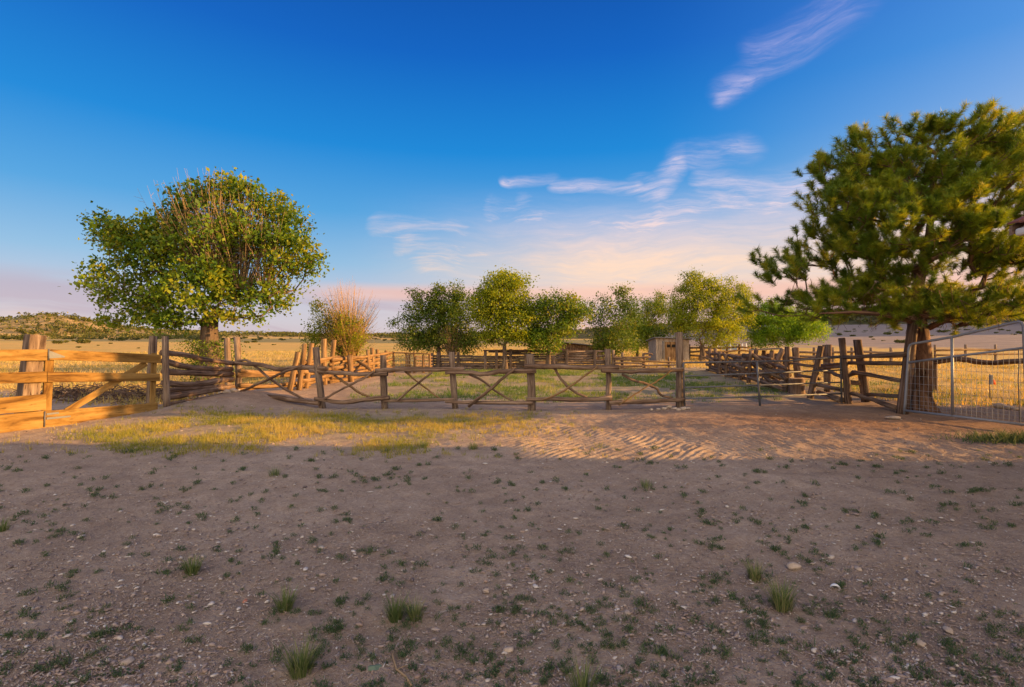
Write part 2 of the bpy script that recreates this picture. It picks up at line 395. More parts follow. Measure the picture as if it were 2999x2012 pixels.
M['twig_pale'] = plain_mat('dead_twig', (0.30, 0.205, 0.115), 0.8, 4, 0.2)
M['grass'] = leaf_mat('short_grass', [(0, (0.13, 0.16, 0.025)), (0.4, (0.27, 0.26, 0.04)), (0.7, (0.42, 0.33, 0.08)), (1, (0.50, 0.36, 0.13))], 0.35)
M['grass_green'] = leaf_mat('green_grass', [(0, (0.06, 0.12, 0.025)), (0.6, (0.12, 0.19, 0.035)), (1, (0.32, 0.30, 0.10))], 0.35)
M['drygrass'] = leaf_mat('dry_grass', [(0, (0.20, 0.20, 0.05)), (0.4, (0.42, 0.31, 0.11)), (1, (0.58, 0.43, 0.19))], 0.3)
M['weed'] = leaf_mat('weed_leaf', [(0, (0.035, 0.07, 0.032)), (0.6, (0.065, 0.11, 0.048)), (1, (0.14, 0.16, 0.06))], 0.25)
M['bunch'] = leaf_mat('bunchgrass_blade', [(0, (0.07, 0.115, 0.04)), (0.5, (0.13, 0.18, 0.06)), (0.8, (0.27, 0.27, 0.12)), (1, (0.42, 0.34, 0.18))], 0.3)
def stone_mat():
    m, t, out = new_mat('pebble'); a = t.add('ShaderNodeAttribute'); a.attribute_name = 'var'
    c = t.ramp(a.outputs['Fac'], [(0, (0.16, 0.12, 0.11)), (0.35, (0.29, 0.22, 0.19)), (0.6, (0.40, 0.31, 0.26)), (0.8, (0.36, 0.25, 0.19)), (0.9, (0.50, 0.42, 0.36)), (1, (0.66, 0.60, 0.54))])
    n = t.noise(t.add('ShaderNodeTexCoord').outputs['Object'], 40, 5, 0.7)
    principled(t, out, t.mix(n, t.mix(1.0, c, (0.7, 0.7, 0.7), 'MULTIPLY'), c), 0.85, n, 0.3, 0.004); return m
M['stone'] = stone_mat()
def pale_stone():
    m, t, out = new_mat('tan_stone'); n = t.noise(t.add('ShaderNodeTexCoord').outputs['Object'], 14, 6, 0.7)
    principled(t, out, t.ramp(n, [(0.3, (0.28, 0.21, 0.16)), (0.6, (0.48, 0.38, 0.30)), (0.8, (0.56, 0.48, 0.40))]), 0.85, n, 0.5, 0.01); return m
M['rock'] = pale_stone()

def ground_mat():
    m, t, out = new_mat('ranch_ground')
    pos = t.add('ShaderNodeNewGeometry').outputs['Position']
    at = lambda n: (lambda a: (setattr(a, 'attribute_name', n), a.outputs['Fac'])[1])(t.add('ShaderNodeAttribute'))
    dry, grassy, pathw = at('dry'), at('grassy'), at('path')
    big = t.noise(pos, 0.55, 5, 0.6); mid = t.noise(pos, 4.0, 6, 0.65); fine = t.noise(pos, 38, 6, 0.75); grit = t.noise(pos, 150, 4, 0.8)
    dirt = t.ramp(t.m('ADD', t.m('MULTIPLY', big, 0.5), t.m('MULTIPLY', mid, 0.5)), [(0.36, (0.27, 0.20, 0.146)), (0.5, (0.38, 0.29, 0.215)), (0.64, (0.50, 0.39, 0.29))])
    dirt = t.mix(t.m('MULTIPLY', t.sm(fine, 0.42, 0.62), 0.45), dirt, (0.20, 0.115, 0.075))
    dirt = t.mix(t.m('MULTIPLY', t.sm(grit, 0.50, 0.72), 0.55), dirt, (0.50, 0.38, 0.29))
    # tiny stone chips, each its own colour
    vo = t.add('ShaderNodeTexVoronoi'); t.put(vo.inputs['Vector'], pos); vo.inputs['Scale'].default_value = 62
    chip = t.m('MULTIPLY', t.m('SUBTRACT', 1.0, t.sm(vo.outputs['Distance'], 0.18, 0.34)), t.sm(t.noise(pos, 9, 3), 0.42, 0.56))
    sepc = t.add('ShaderNodeSeparateColor'); t.l.new(vo.outputs['Color'], sepc.inputs[0])
    chip = t.m('MULTIPLY', chip, t.sm(sepc.outputs[0], 0.55, 0.7))
    dirt = t.mix(chip, dirt, t.ramp(sepc.outputs[1], [(0, (0.17, 0.13, 0.12)), (0.5, (0.42, 0.33, 0.28)), (1, (0.62, 0.55, 0.48))]))
    red = t.mix(1.0, dirt, (0.78, 0.62, 0.52), 'MULTIPLY')
    dirt = t.mix(pathw, dirt, red)
    # dry pasture
    st = t.noise(t.vmap(pos, scale=(0.25, 1.0, 1)), 0.8, 6, 0.65)
    past = t.ramp(t.m('ADD', t.m('MULTIPLY', st, 0.6), t.m('MULTIPLY', fine, 0.4)), [(0.32, (0.38, 0.235, 0.065)), (0.5, (0.54, 0.345, 0.105)), (0.68, (0.64, 0.43, 0.16))])
    gpatch = t.noise(t.vmap(pos, scale=(0.06, 0.2, 1)), 1.0, 4, 0.6)
    past = t.mix(t.m('MULTIPLY', t.sm(gpatch, 0.48, 0.62), 0.55), past, (0.34, 0.31, 0.08))
    past = t.mix(at('bare'), past, t.ramp(st, [(0.3, (0.20, 0.155, 0.13)), (0.7, (0.34, 0.27, 0.225))]))  # shade painted in: greyer pasture colour on the far right plain
    gr = t.ramp(fine, [(0.35, (0.11, 0.125, 0.04)), (0.6, (0.24, 0.22, 0.09))])
    gm = t.m('MULTIPLY', grassy, t.sm(t.noise(pos, 2.2, 5, 0.7), 0.36, 0.62))
    col = t.mix(t.m('MULTIPLY', gm, 0.7), dirt, gr)
    col = t.mix(t.sm(t.m('ADD', dry, t.m('MULTIPLY', t.m('SUBTRACT', mid, 0.5), 0.8)), 0.3, 0.7), col, past)
    h = t.m('ADD', t.m('ADD', t.m('MULTIPLY', fine, 0.6), t.m('MULTIPLY', grit, 0.22)), t.m('MULTIPLY', chip, 0.25))
    principled(t, out, col, 0.95, h, 0.9, 0.03, spec=0.1)
    return m
M['ground'] = ground_mat()
def hill_mat(name, c1, c2, c3):
    m, t, out = new_mat(name); pos = t.add('ShaderNodeNewGeometry').outputs['Position']
    n = t.noise(pos, 0.12, 7, 0.7); n2 = t.noise(pos, 0.5, 5, 0.6)
    principled(t, out, t.mix(t.sm(n2, 0.45, 0.65), t.ramp(n, [(0.35, c1), (0.5, c2), (0.66, c3)]), c1), 0.95, n2, 0.6, 1.0, spec=0.05); return m
M['hill'] = hill_mat('scrub_hill', (0.20, 0.15, 0.06), (0.42, 0.29, 0.13), (0.54, 0.39, 0.20))
M['wooded'] = hill_mat('wooded_hill', (0.05, 0.055, 0.03), (0.09, 0.085, 0.045), (0.16, 0.13, 0.075))

# ------------------------------------------------------------------ ground
def furrow(x, y):
    """combed wheel and rake ridges on the open dirt right of centre"""
    mask = sstep(x, -0.6, 0.6)*(1-sstep(x, 6.8, 8.0))*sstep(y, 6.2, 6.7)*(1-sstep(y, 9.3, 10.4))
    wob = fbm(x*0.8, y*0.8, 3, 21); brk = fbm(x*5, y*5, 2, 77)
    a = (x*0.80-y*0.72)/0.112+wob*3.4; b = (x*0.97+y*0.50)/0.105+wob*3.6
    w = sstep(x+(y-8)*0.55+wob, 2.3, 2.9)
    tooth = lambda p: np.abs(((p) % 1.0)-0.5)*2
    r = tooth(a)*(1-w)+tooth(b)*w
    gap = sstep(fbm(x*1.3, y*1.9, 3, 44), 0.36, 0.60)*sstep(brk, .25, .6)
    return (r-0.5)*0.034*mask*(0.22+0.78*gap)+(brk-.5)*.022*mask

def make_ground():
    fa = np.linspace(-54, 54, 900); rest = np.linspace(54, 306, 90)[1:-1]
    ang = np.radians(np.concatenate([fa, rest])); na = len(ang)
    r1 = [0.25, 0.6, 1.0, 1.4, 1.8]; r = 2.0
    while r < 6.2: r1.append(r); r *= 1.0050
    while r < 10.8: r1.append(r); r *= 1.0023
    while r < 14: r1.append(r); r *= 1.0045
    while r < 60: r1.append(r); r *= 1.015
    while r < 5200: r1.append(r); r *= 1.045
    rad = np.array(r1); nr = len(rad)
    RR, AA = np.meshgrid(rad, ang, indexing='ij')
    X = RR*np.sin(AA); Y = RR*np.cos(AA)
    fin = 1-sstep(RR, 11, 16)
    Z = H(X, Y)+furrow(X, Y)
    Z = Z+fin*((fbm(X*3.1, Y*3.1, 3, 5)-0.5)*0.030+(fbm(X*11, Y*11, 3, 8)-0.5)*0.016+(vnoise(X*45, Y*45, 3)-0.5)*0.005)
    mid = sstep(RR, 11, 16)*(1-sstep(RR, 50, 60))
    Z = Z+mid*(fbm(X*2, Y*2, 3, 31)-0.5)*0.06
    V = np.stack([X, Y, Z], -1).reshape(-1, 3)
    V = np.vstack([V, [[0, 0, GH(0, 0)]]]); c = len(V)-1
    i = np.arange(nr-1)[:, None]; j = np.arange(na)[None, :]; j2 = (j+1) % na
    Q = np.stack([i*na+j, (i+1)*na+j, (i+1)*na+j2, i*na+j2], -1).reshape(-1, 4)
    jj = np.arange(na); T = np.stack([jj, (jj+1) % na, np.full(na, c), np.full(na, c)], -1)
    x, y = V[:, 0], V[:, 1]; d = np.hypot(x, y)
    n = fbm(x*0.25, y*0.25, 3, 40)
    dry = np.maximum(sstep(y+(n-.5)*8, 27, 34), np.maximum((1-sstep(x+(n-.5), -9.2, -8.3))*sstep(y+(n-.5)*3, 13.5, 16), sstep(x-(y*.0)+(n-.5), 9.5, 10.6)*sstep(y, 11, 13)))
    dry = np.maximum(dry, (1-sstep(y, -16, -12)))
    g = gauss(x, y, -3.5, 9.2, 3.2, 1.3)*1.2+sstep(y, 11.9, 13.5)*(1-sstep(y, 25, 28))*0.9*sstep(x, -5.2, -3.0)
    p = 1.1*gauss(x, y, 6.3, 9.6, 4.6, 2.1)+0.4*gauss(x, y, -6, 13, 3, 2)
    # the fan of zero-width triangles at the camera's feet is one small cap
    az = np.degrees(np.arctan2(x, y)); bare = sstep(az, 9, 20)*sstep(d+(n-.5)*30, 88, 104)*(1-sstep(az, 110, 140))  # 'bare' masks the shade put into the far right plain's colour
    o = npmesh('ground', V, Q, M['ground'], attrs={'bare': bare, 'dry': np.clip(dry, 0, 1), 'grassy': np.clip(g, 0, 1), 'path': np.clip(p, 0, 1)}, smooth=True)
    tag(o, kind='structure')
    return o
make_ground()

def hill(name, az0, az1, prof, dist, depth, mat, seed, nseg=240, rough=1.0):
    """a ridge between two azimuths; prof(az) gives its height in metres at distance dist"""
    azs = np.linspace(az0, az1, nseg); ts = np.linspace(-1, 1, 60)
    A, T = np.meshgrid(np.radians(azs), ts, indexing='ij'); D = dist+T*depth
    X = D*np.sin(A); Y = D*np.cos(A)
    hgt = np.array([prof(a) for a in azs])[:, None]*(1-T*T)**0.8*(1+0.25*rough*(fbm(X*0.02, Y*0.02, 4, seed)-0.5))
    Z = hgt-3+rough*(fbm(X*0.06, Y*0.06, 3, seed+2)-0.5)*1.5+np.clip(H(X, Y), 0, 30)*(hgt > -1)
    n, k = A.shape; V = np.stack([X, Y, Z], -1).reshape(-1, 3)
    i = np.arange(n-1)[:, None]; j = np.arange(k-1)[None, :]
    Q = np.stack([i*k+j, (i+1)*k+j, (i+1)*k+j+1, i*k+j+1], -1).reshape(-1, 4)
    o = npmesh(name, V, Q, mat, smooth=True); tag(o, kind='structure'); return V
def az_of(sx): return math.degrees(math.atan((sx-1500)/F))
def interp(pts): 
    xs = [p[0] for p in pts]; ys = [p[1] for p in pts]
    return lambda a: float(np.interp(a, xs, ys))
def prof_px(pts, dist, base=3):   # (photo x, pixels above horizon) -> metres
    q = [(az_of(x), h/F*dist*math.cos(math.radians(az_of(x)))+EYE+base) for x, h in pts]; return interp(q)
HV = []
HV.append(hill('hill', az_of(-900), az_of(640), prof_px([(-900, 20), (-500, 42), (-200, 48), (-20, 42), (60, 50), (128, 60), (190, 54), (240, 42), (290, 36), (330, 22), (420, 16), (560, 6), (640, 0)], 480), 480, 90, M['hill'], 3))
HV.append(hill('hills', az_of(240), az_of(1250), prof_px([(240, 2), (330, 18), (420, 15), (560, 12), (700, 10), (850, 7), (950, 4), (1100, 7), (1160, 10), (1250, 8)], 900), 900, 160, M['hill'], 9))
HV.append(hill('hills', az_of(1000), az_of(2500), prof_px([(1000, 3), (1160, 9), (1400, 14), (1700, 24), (1900, 30), (2200, 30), (2500, 20)], 1100), 1100, 200, M['wooded'], 14))
HV.append(hill('hills', az_of(2150), 58, prof_px([(2150, 0), (2300, 26), (2420, 38), (2600, 50), (2800, 58), (2999, 54), (3900, 40)], 620), 640, 120, M['wooded'], 19))
# unseen hill, added and shaped to keep the low sun off the far plain
def shade_hill():
    gt = np.linspace(-1, 1, 60); gy = np.linspace(70, 680, 60); T_, Y = np.meshgrid(gt, gy, indexing='ij')
    cx = 385+np.maximum(0, Y-250)*1.2; X = cx+T_*130
    Z = 118*(1-T_*T_)**1.3*sstep(Y, 80, 170)*(1-sstep(Y, 560, 670))*(0.9+0.3*(fbm(X*.02, Y*.02, 4, 5)-.5))-2+H(X, Y)
    k = 60; i = np.arange(59)[:, None]; j = np.arange(59)[None, :]
    Q = np.stack([i*k+j, (i+1)*k+j, (i+1)*k+j+1, i*k+j+1], -1).reshape(-1, 4)
    tag(npmesh('hill', np.stack([X, Y, Z], -1).reshape(-1, 3), Q, M['wooded'], smooth=True), kind='structure')
shade_hill()

# ------------------------------------------------------------------ foliage primitives (numpy)
def rand_unit(n): 
    v = rng.normal(size=(n, 3)); return v/np.linalg.norm(v, axis=1)[:, None]
def leaf_quads(P, size, up=0.35, aspect=0.62, svar=0.35):
    """one rhombic leaf per point, random facing"""
    n = len(P); a = rand_unit(n); a[:, 2] -= 0.3; a /= np.linalg.norm(a, axis=1)[:, None]
    b = np.cross(a, rand_unit(n)); b /= np.linalg.norm(b, axis=1)[:, None]
    nrm = np.cross(a, b)
    s = size*(1+svar*rng.normal(size=(n, 1))).clip(0.4, 1.9)
    V = np.stack([P-a*s*.5, P+b*s*aspect*.5+nrm*s*.10, P+a*s*.5, P-b*s*aspect*.5+nrm*s*.10], 1).reshape(-1, 3)
    return V, np.arange(4*n).reshape(n, 4)
def blades(P, h, w, lean=0.35, hv=0.35):
    """grass blades: one triangle each"""
    n = len(P); an = rng.random(n)*2*np.pi; s = np.stack([np.cos(an), np.sin(an), np.zeros(n)], 1)
    l = rng.normal(size=(n, 3))*lean; l[:, 2] = 0
    hh = (np.asarray(h)*(1+hv*rng.normal(size=n)).clip(0.3, 2.0))[:, None]
    ww = (np.asarray(w)*np.ones(n))[:, None]
    tip = P+np.array([0, 0, 1.0])*hh+l*hh
    V = np.stack([P-s*ww*.5, P+s*ww*.5, tip], 1).reshape(-1, 3)
    return V, np.arange(3*n).reshape(n, 3)

# ------------------------------------------------------------------ trees
def grow(trunk, targets, step=0.25, jit=0.04, up=0.0, inner=None):
    """skeleton: each target is reached from the nearest node that lies nearer the trunk"""
    nodes = [np.array(p, float) for p in trunk]; par = [-1]+list(range(len(trunk)-1))
    fork = np.array(trunk[-1], float); start = max(0, len(trunk)-4) if inner is None else inner
    order = np.argsort(np.linalg.norm(targets-fork, axis=1)); ends = []
    arr = np.array(nodes); 
    for ti in order:
        tg = targets[ti]; dist = np.linalg.norm(arr-tg, axis=1)
        below = np.maximum(0, arr[:, 2]-tg[2])*1.2
        cost = dist+below; cost[:start] = 1e9
        k = int(np.argmin(cost)); p = arr[k].copy(); d = np.linalg.norm(tg-p); n = max(1, int(d/step)); prev = k; new = []
        for s in range(1, n+1):
            f = s/n; q = p+(tg-p)*f+rng.normal(size=3)*jit*(1 if s < n else 0)+np.array([0, 0, up*math.sin(math.pi*f)*d])
            new.append(q); par.append(prev); prev = len(nodes)+len(new)-1
        nodes.extend(new); arr = np.array(nodes) if len(new) else arr; ends.append((prev, ti))
    return arr, par, ends
def skel_radius(arr, par, tip=0.006, expo=0.46, rmax=None):
    cnt = np.zeros(len(arr)); child = np.zeros(len(arr), int)
    for i in range(len(arr)): 
        if par[i] >= 0: child[par[i]] += 1
    cnt[child == 0] = 1
    for i in range(len(arr)-1, 0, -1): cnt[par[i]] += cnt[i]
    r = tip*cnt**expo
    if rmax is not None: r = np.minimum(r, rmax)
    return r, child
def skel_tubes(mb, arr, par, r, lo=0, n=6, skip=0.0):
    """frustum per segment"""
    for i in range(lo, len(arr)):
        if par[i] < 0: continue
        a = arr[par[i]]; b = arr[i]; r0 = min(r[par[i]], r[i]*1.5); r1 = r[i]
        if max(r0, r1) < skip: continue
        sides = 8 if r1 > 0.08 else (6 if r1 > 0.03 else 3)
        mb.tube([a, b], [r0, r1], sides, 0.0, cap=False)

def lobes_points(lobes, ragged=0.16):
    out = []
    for cx, cy, cz, rx, ry, rz, n in lobes:
        u = rand_unit(n); rr = rng.random((n, 1))**0.42*np.where(rng.random((n, 1)) < ragged, rng.uniform(1.05, 1.38, (n, 1)), 1.0)
        out.append(np.array([cx, cy, cz])+u*rr*np.array([rx, ry, rz]))
    return np.vstack(out)

def tree(name, label, loc, trunk, lobes, leafm, leaf=0.09, per=26, spread=0.22, rtip=0.007, rmax=0.3, cat='tree', group=None, barkm='bark', trunk_r=None, expo=0.46, drop=0.0, step=0.25, extra=None):
    """loc: foot; trunk, lobes in metres relative to the foot"""
    z0 = GH(loc[0], loc[1]); t = thing(name, label, cat, (loc[0], loc[1], z0-0.05), 0, group); O = np.array(t.location)
    T = lobes_points(lobes); arr, par, ends = grow(trunk, T, step=step)
    r, child = skel_radius(arr, par, rtip, expo, rmax)
    nt = len(trunk)
    if trunk_r: 
        for i in range(nt): r[i] = np.interp(i/(nt-1), [0, 1], trunk_r)
    mb = MB(); mb.tube([tuple(p+O) for p in arr[:nt]], [r[i]*(1.5 if i == 0 else 1.12 if i == 1 else 1) for i in range(nt)], 12, 0.12)
    mb.build('trunk', M[barkm], t)
    mb = MB(); skel_tubes(mb, arr+O, par, r, lo=nt); mb.build('branches', M[barkm], t)
    keep = T[rng.random(len(T)) >= drop]
    k = rng.poisson(per*rng.uniform(.35, 1.65, len(keep))); C = np.repeat(keep, k, axis=0)
    P = C+rng.normal(size=C.shape)*spread*np.array([1, 1, 0.8])
    cv = np.repeat(rng.random(len(keep)), k)
    V, Q = leaf_quads(P, leaf); var = np.clip(0.80*cv+0.22*rng.random(len(P)), 0, 1)
    npmesh('crown', V, Q, M[leafm], t, np.repeat(var, 4))
    if extra: extra(t, O)
    return t

def whips(mb, base, n, h, spread, r0=0.006, bend=0.3, sides=3, hv=0.25, cone=None):
    """bare upright shoots fanning from a stool"""
    for _ in range(n):
        a = random.uniform(0, 2*math.pi); s = spread*math.sqrt(random.random()); hh = h*random.uniform(1-hv*1.6, 1+hv*0.4)*(1-0.25*(s/spread)**2)
        b0 = Vector(base)+Vector((math.cos(a), math.sin(a), 0))*s*0.18
        tip = Vector(base)+Vector((math.cos(a)*s, math.sin(a)*s, hh))
        mid = b0.lerp(tip, 0.5)+Vector((math.cos(a), math.sin(a), 0))*(-bend*s*0.2)+Vector([random.gauss(0, .05) for _ in range(3)])
        mb.tube([b0, mid, tip], [r0*1.6, r0, r0*0.35], sides, 0, cap=False)
        for q in range(random.randint(1, 3)):
            f = random.uniform(0.4, 0.9); p = mid.lerp(tip, (f-.5)*2) if f > .5 else b0.lerp(mid, f*2)
            d = (tip-p)*random.uniform(0.3, 0.7)+Vector([random.gauss(0, 1) for _ in range(3)])*0.09*h*0.5
            mb.tube([p, p+d], [r0*0.7, r0*0.3], sides, 0, cap=False)

# --- the big elm on the left
def big_tree():
    x, y = -10.9, 18.4
    S = lambda sx, sy, dy=0: ((sx-616)/F*(y+dy), dy, EYE-(sy-HZ)/F*(y+dy))
    trunk = [(0, 0, 0), (0.0, 0, 0.45), (0.03, 0, 0.95), (0.0, 0, 1.45), (0.02, 0, 1.9), (0.04, 0.02, 2.4)]
    L = []
    def lb(sx, sy, dy, rx, ry, rz, n): c = S(sx, sy, dy); L.append((c[0], c[1], c[2], rx*.87, ry*.9, rz*.95, int(n*.80)))
    lb(640, 700, 0, 2.1, 2.0, 1.6, 210); lb(540, 735, -.3, 1.2, 1.3, .8, 60); lb(735, 690, -.2, 1.2, 1.3, .8, 60); lb(470, 760, 0, 1.0, 1.2, .7, 36); lb(640, 790, -.4, 1.8, 1.3, .5, 50); lb(850, 640, .1, .6, .7, .45, 18); lb(640, 590, 0, 1.1, 1.2, 0.85, 52); lb(650, 535, 0, .5, .5, .35, 12); lb(585, 560, 0, .5, .5, .4, 10); lb(700, 550, 0, .5, .5, .4, 11); lb(290, 640, 0, .35, .5, .25, 8); lb(930, 760, 0, .3, .5, .5, 10)
    lb(500, 670, 0, .95, 1.1, .65, 42); lb(555, 600, 0, .6, .8, .5, 18); lb(410, 700, -0.3, 1.35, 1.6, 0.85, 95); lb(330, 680, 0.2, 0.75, 0.9, 0.6, 34); lb(400, 820, -0.5, 1.3, 1.5, .8, 80)
    lb(840, 740, 0.2, 1.3, 1.5, 1.1, 105); lb(790, 610, 0.3, 0.85, 1.0, 0.65, 45); lb(860, 690, 0, .6, .9, .5, 24); lb(720, 560, 0, .6, .7, .5, 26)
    lb(620, 850, -0.6, 2.0, 1.7, 0.85, 125); lb(760, 850, 0.3, 1.5, 1.5, 0.8, 80); lb(430, 885, -0.3, .9, 1.1, .45, 34)
    lb(530, 590, 0.2, .5, .7, .6, 24); lb(320, 870, 0, .45, .4, .2, 8); lb(480, 925, -.5, 1.1, .9, .35, 34); lb(560, 930, -.6, 1.0, .7, .25, 20); lb(360, 930, -.2, .7, .6, .2, 12); lb(700, 925, -.3, 1.3, .9, .2, 24)
    def extra(t, O):
        mb = MB()
        for sx, sy, n, h, s in ((570, 780, 46, 3.9, 1.5), (640, 800, 190, 4.0, 1.9), (710, 800, 120, 3.5, 1.7), (540, 760, 14, 3.9, 1.6), (780, 790, 50, 2.9, 1.5)):
            c = S(sx, sy+40); whips(mb, O+np.array(c), n, h, s, 0.009, hv=0.3)
        mb.build('dead_twigs', M['twig_pale'], t)
        P = np.stack([rng.normal(0, 0.42, 5200), rng.normal(0, .42, 5200), rng.random(5200)**0.8*1.5+0.05], 1)
        V, Q = leaf_quads(P, 0.06); npmesh('thicket', V, Q, M['leaf_dark'], t, np.repeat(rng.random(len(P)), 4))
        mb = MB(); whips(mb, O+np.array((0, 0, 0.02)), 90, 1.7, 0.6, 0.007); mb.build('suckers', M['bark'], t)
    tree('elm_tree', 'broad leafy green and gold tree with dead twigs in its top behind the log fence', (x, y), trunk, L, 'leaf', 0.125, 32, 0.185, 0.008, 0.3, trunk_r=(0.36, 0.27), extra=extra)
big_tree()

def whip_bush():
    x, y = -7.6, 23.5; t = thing('willow_bush', 'bush of orange bare whips over green leaves behind the lit log fence', 'bush', (x, y, GH(x, y))); O = Vector(t.location)
    mb = MB(); whips(mb, O+Vector((0.1, 0, 0.3)), 520, 3.55, 1.45, 0.0075, hv=0.42, bend=1.0); mb.build('bare_whips', M['twig'], t)
    mb = MB()
    for k in range(9):
        a = k*0.7; mb.tube([O+Vector((math.cos(a)*.25, math.sin(a)*.25, -.05)), O+Vector((math.cos(a)*.3, math.sin(a)*.3, .8)), O+Vector((math.cos(a)*.55, math.sin(a)*.5, 1.7))], [0.06, .045, .02], 7, .1)
    mb.build('stems', M['bark'], t)
    Ls = [(-.9, 0, 2.3, .7, .7, .8, 60), (-1.3, 0, 1.7, .65, .6, .6, 40), (0.1, -.4, 1.8, .8, .7, .8, 80), (.5, 0, 1.5, .5, .6, .5, 32), (-.2, 0, 1.2, .6, .5, .5, 26), (-1.2, 0, 3.0, .4, .4, .35, 12), (-1.7, 0, 1.2, .3, .4, .25, 9)]
    T = lobes_points(Ls); C = np.repeat(T, 34, axis=0); P = C+rng.normal(size=C.shape)*.16; V, Q = leaf_quads(P, .075)
    npmesh('foliage', V, Q, M['leaf_gold'], t, np.repeat(rng.random(len(P)), 4))
whip_bush()

def straight(h, n=5, dx=0.0): return [(dx*i/(n-1)+random.gauss(0, .02)*(i > 0), 0, h*i/(n-1)) for i in range(n)]
GT = 'row of trees behind the corral'
def px_tree(name, label, sx, d, lobes_px, leafm, th, leaf=0.085, per=56, spread=0.19, tr=(0.14, 0.09), extra=None, **kw):
    """lobes_px: (photo x, photo y, rx px, rz px, count)"""
    x = (sx-1500)/F*d; L = []
    k = d/F
    for (lx, ly, rx, rz, n) in lobes_px: L.append(((lx-sx)*k, random.uniform(-.2, .2), EYE-(ly-HZ)*k, rx*k*1.24, rx*k*1.1, rz*k*1.16, int(n*1.2)))
    return tree(name, label, (x, d), straight(th), L, leafm, leaf, per, spread, 0.006, 0.2, group=GT, trunk_r=tr, extra=extra, **kw)
def t1_extra(t, O):
    mb = MB(); whips(mb, O+np.array((0.75, -0.4, 0.6)), 170, 1.9, .85, .005, hv=.4); mb.build('bare_whips', M['twig_pale'], t)
px_tree('elm_tree', 'dark green multi-topped tree with a bare brown brushy side, left end of the tree row', 1285, 27.5,
        [(1220, 915, 20, 50, 16), (1290, 870, 14, 40, 14), (1335, 862, 16, 40, 16), (1385, 905, 16, 34, 12), (1230, 950, 58, 62, 85), (1215, 1000, 45, 30, 34), (1275, 900, 42, 52, 55), (1345, 905, 40, 50, 55), (1350, 960, 45, 55, 60), (1290, 980, 60, 42, 60), (1370, 1000, 34, 30, 26), (1280, 850, 12, 18, 7), (1345, 850, 12, 18, 7), (1225, 880, 12, 20, 6)], 'leaf_dark', 1.2, extra=t1_extra)
px_tree('elm_tree', 'tall round-crowned golden green tree with a clean single trunk before the plank fence', 1478, 24.6,
        [(1440, 985, 34, 16, 22), (1505, 980, 36, 18, 24), (1475, 870, 68, 62, 150), (1430, 915, 42, 34, 45), (1520, 915, 40, 36, 45), (1475, 820, 38, 24, 40), (1470, 960, 60, 26, 40), (1420, 880, 36, 30, 30)], 'leaf_gold', 1.3)
px_tree('elm_tree', 'low spreading green tree leaning over the left half of the low barn', 1606, 24.9,
        [(1580, 900, 40, 38, 55), (1640, 895, 46, 36, 60), (1590, 1000, 46, 20, 34), (1600, 965, 52, 34, 55), (1680, 915, 36, 28, 34), (1560, 975, 34, 32, 34), (1655, 950, 42, 30, 36), (1720, 905, 24, 24, 14)], 'leaf', 1.0)
px_tree('elm_tree', 'thin wispy-topped green tree with a dense dark base behind the fence end post', 1800, 27.0,
        [(1795, 990, 52, 32, 80), (1790, 1018, 34, 16, 26), (1800, 950, 55, 36, 55), (1765, 900, 36, 30, 26), (1830, 890, 36, 34, 34), (1825, 850, 20, 16, 12), (1745, 925, 26, 26, 16), (1855, 930, 20, 26, 14)], 'leaf_dark', 1.0, per=42)
px_tree('elm_tree', 'small light green tree seen in the gap left of the wooden shed', 1868, 40.0,
        [(1862, 985, 42, 30, 50), (1850, 1010, 34, 14, 24), (1880, 950, 30, 30, 34), (1840, 960, 26, 26, 24)], 'leaf_bright', 1.0)
px_tree('elm_tree', 'rounded mid green tree standing right behind the wooden shed', 1915, 37.5,
        [(1890, 985, 44, 30, 50), (1905, 925, 42, 52, 90), (1930, 890, 34, 30, 40), (1960, 950, 44, 46, 60), (1885, 960, 30, 36, 34)], 'leaf', 1.3)
px_tree('elm_tree', 'wide yellow gold tree with forked trunk to the right of the shed', 2058, 34.0,
        [(2060, 890, 80, 62, 150), (2040, 830, 40, 30, 45), (2110, 860, 52, 46, 60), (2150, 920, 56, 46, 80), (1990, 930, 45, 46, 60), (2070, 960, 76, 42, 90), (2170, 870, 34, 28, 28), (2010, 870, 36, 36, 34), (2125, 985, 46, 26, 34)], 'leaf_gold', 1.1, per=66, tr=(.2, .15))
px_tree('elm_tree', 'low bright green tree with many stems below the left side of the pine', 2290, 36.0,
        [(2245, 940, 58, 50, 100), (2310, 950, 60, 46, 100), (2370, 960, 42, 38, 60), (2225, 985, 44, 26, 34), (2200, 920, 30, 40, 34), (2300, 985, 60, 22, 45), (2270, 900, 34, 20, 20)], 'leaf_bright', 0.6, per=90)

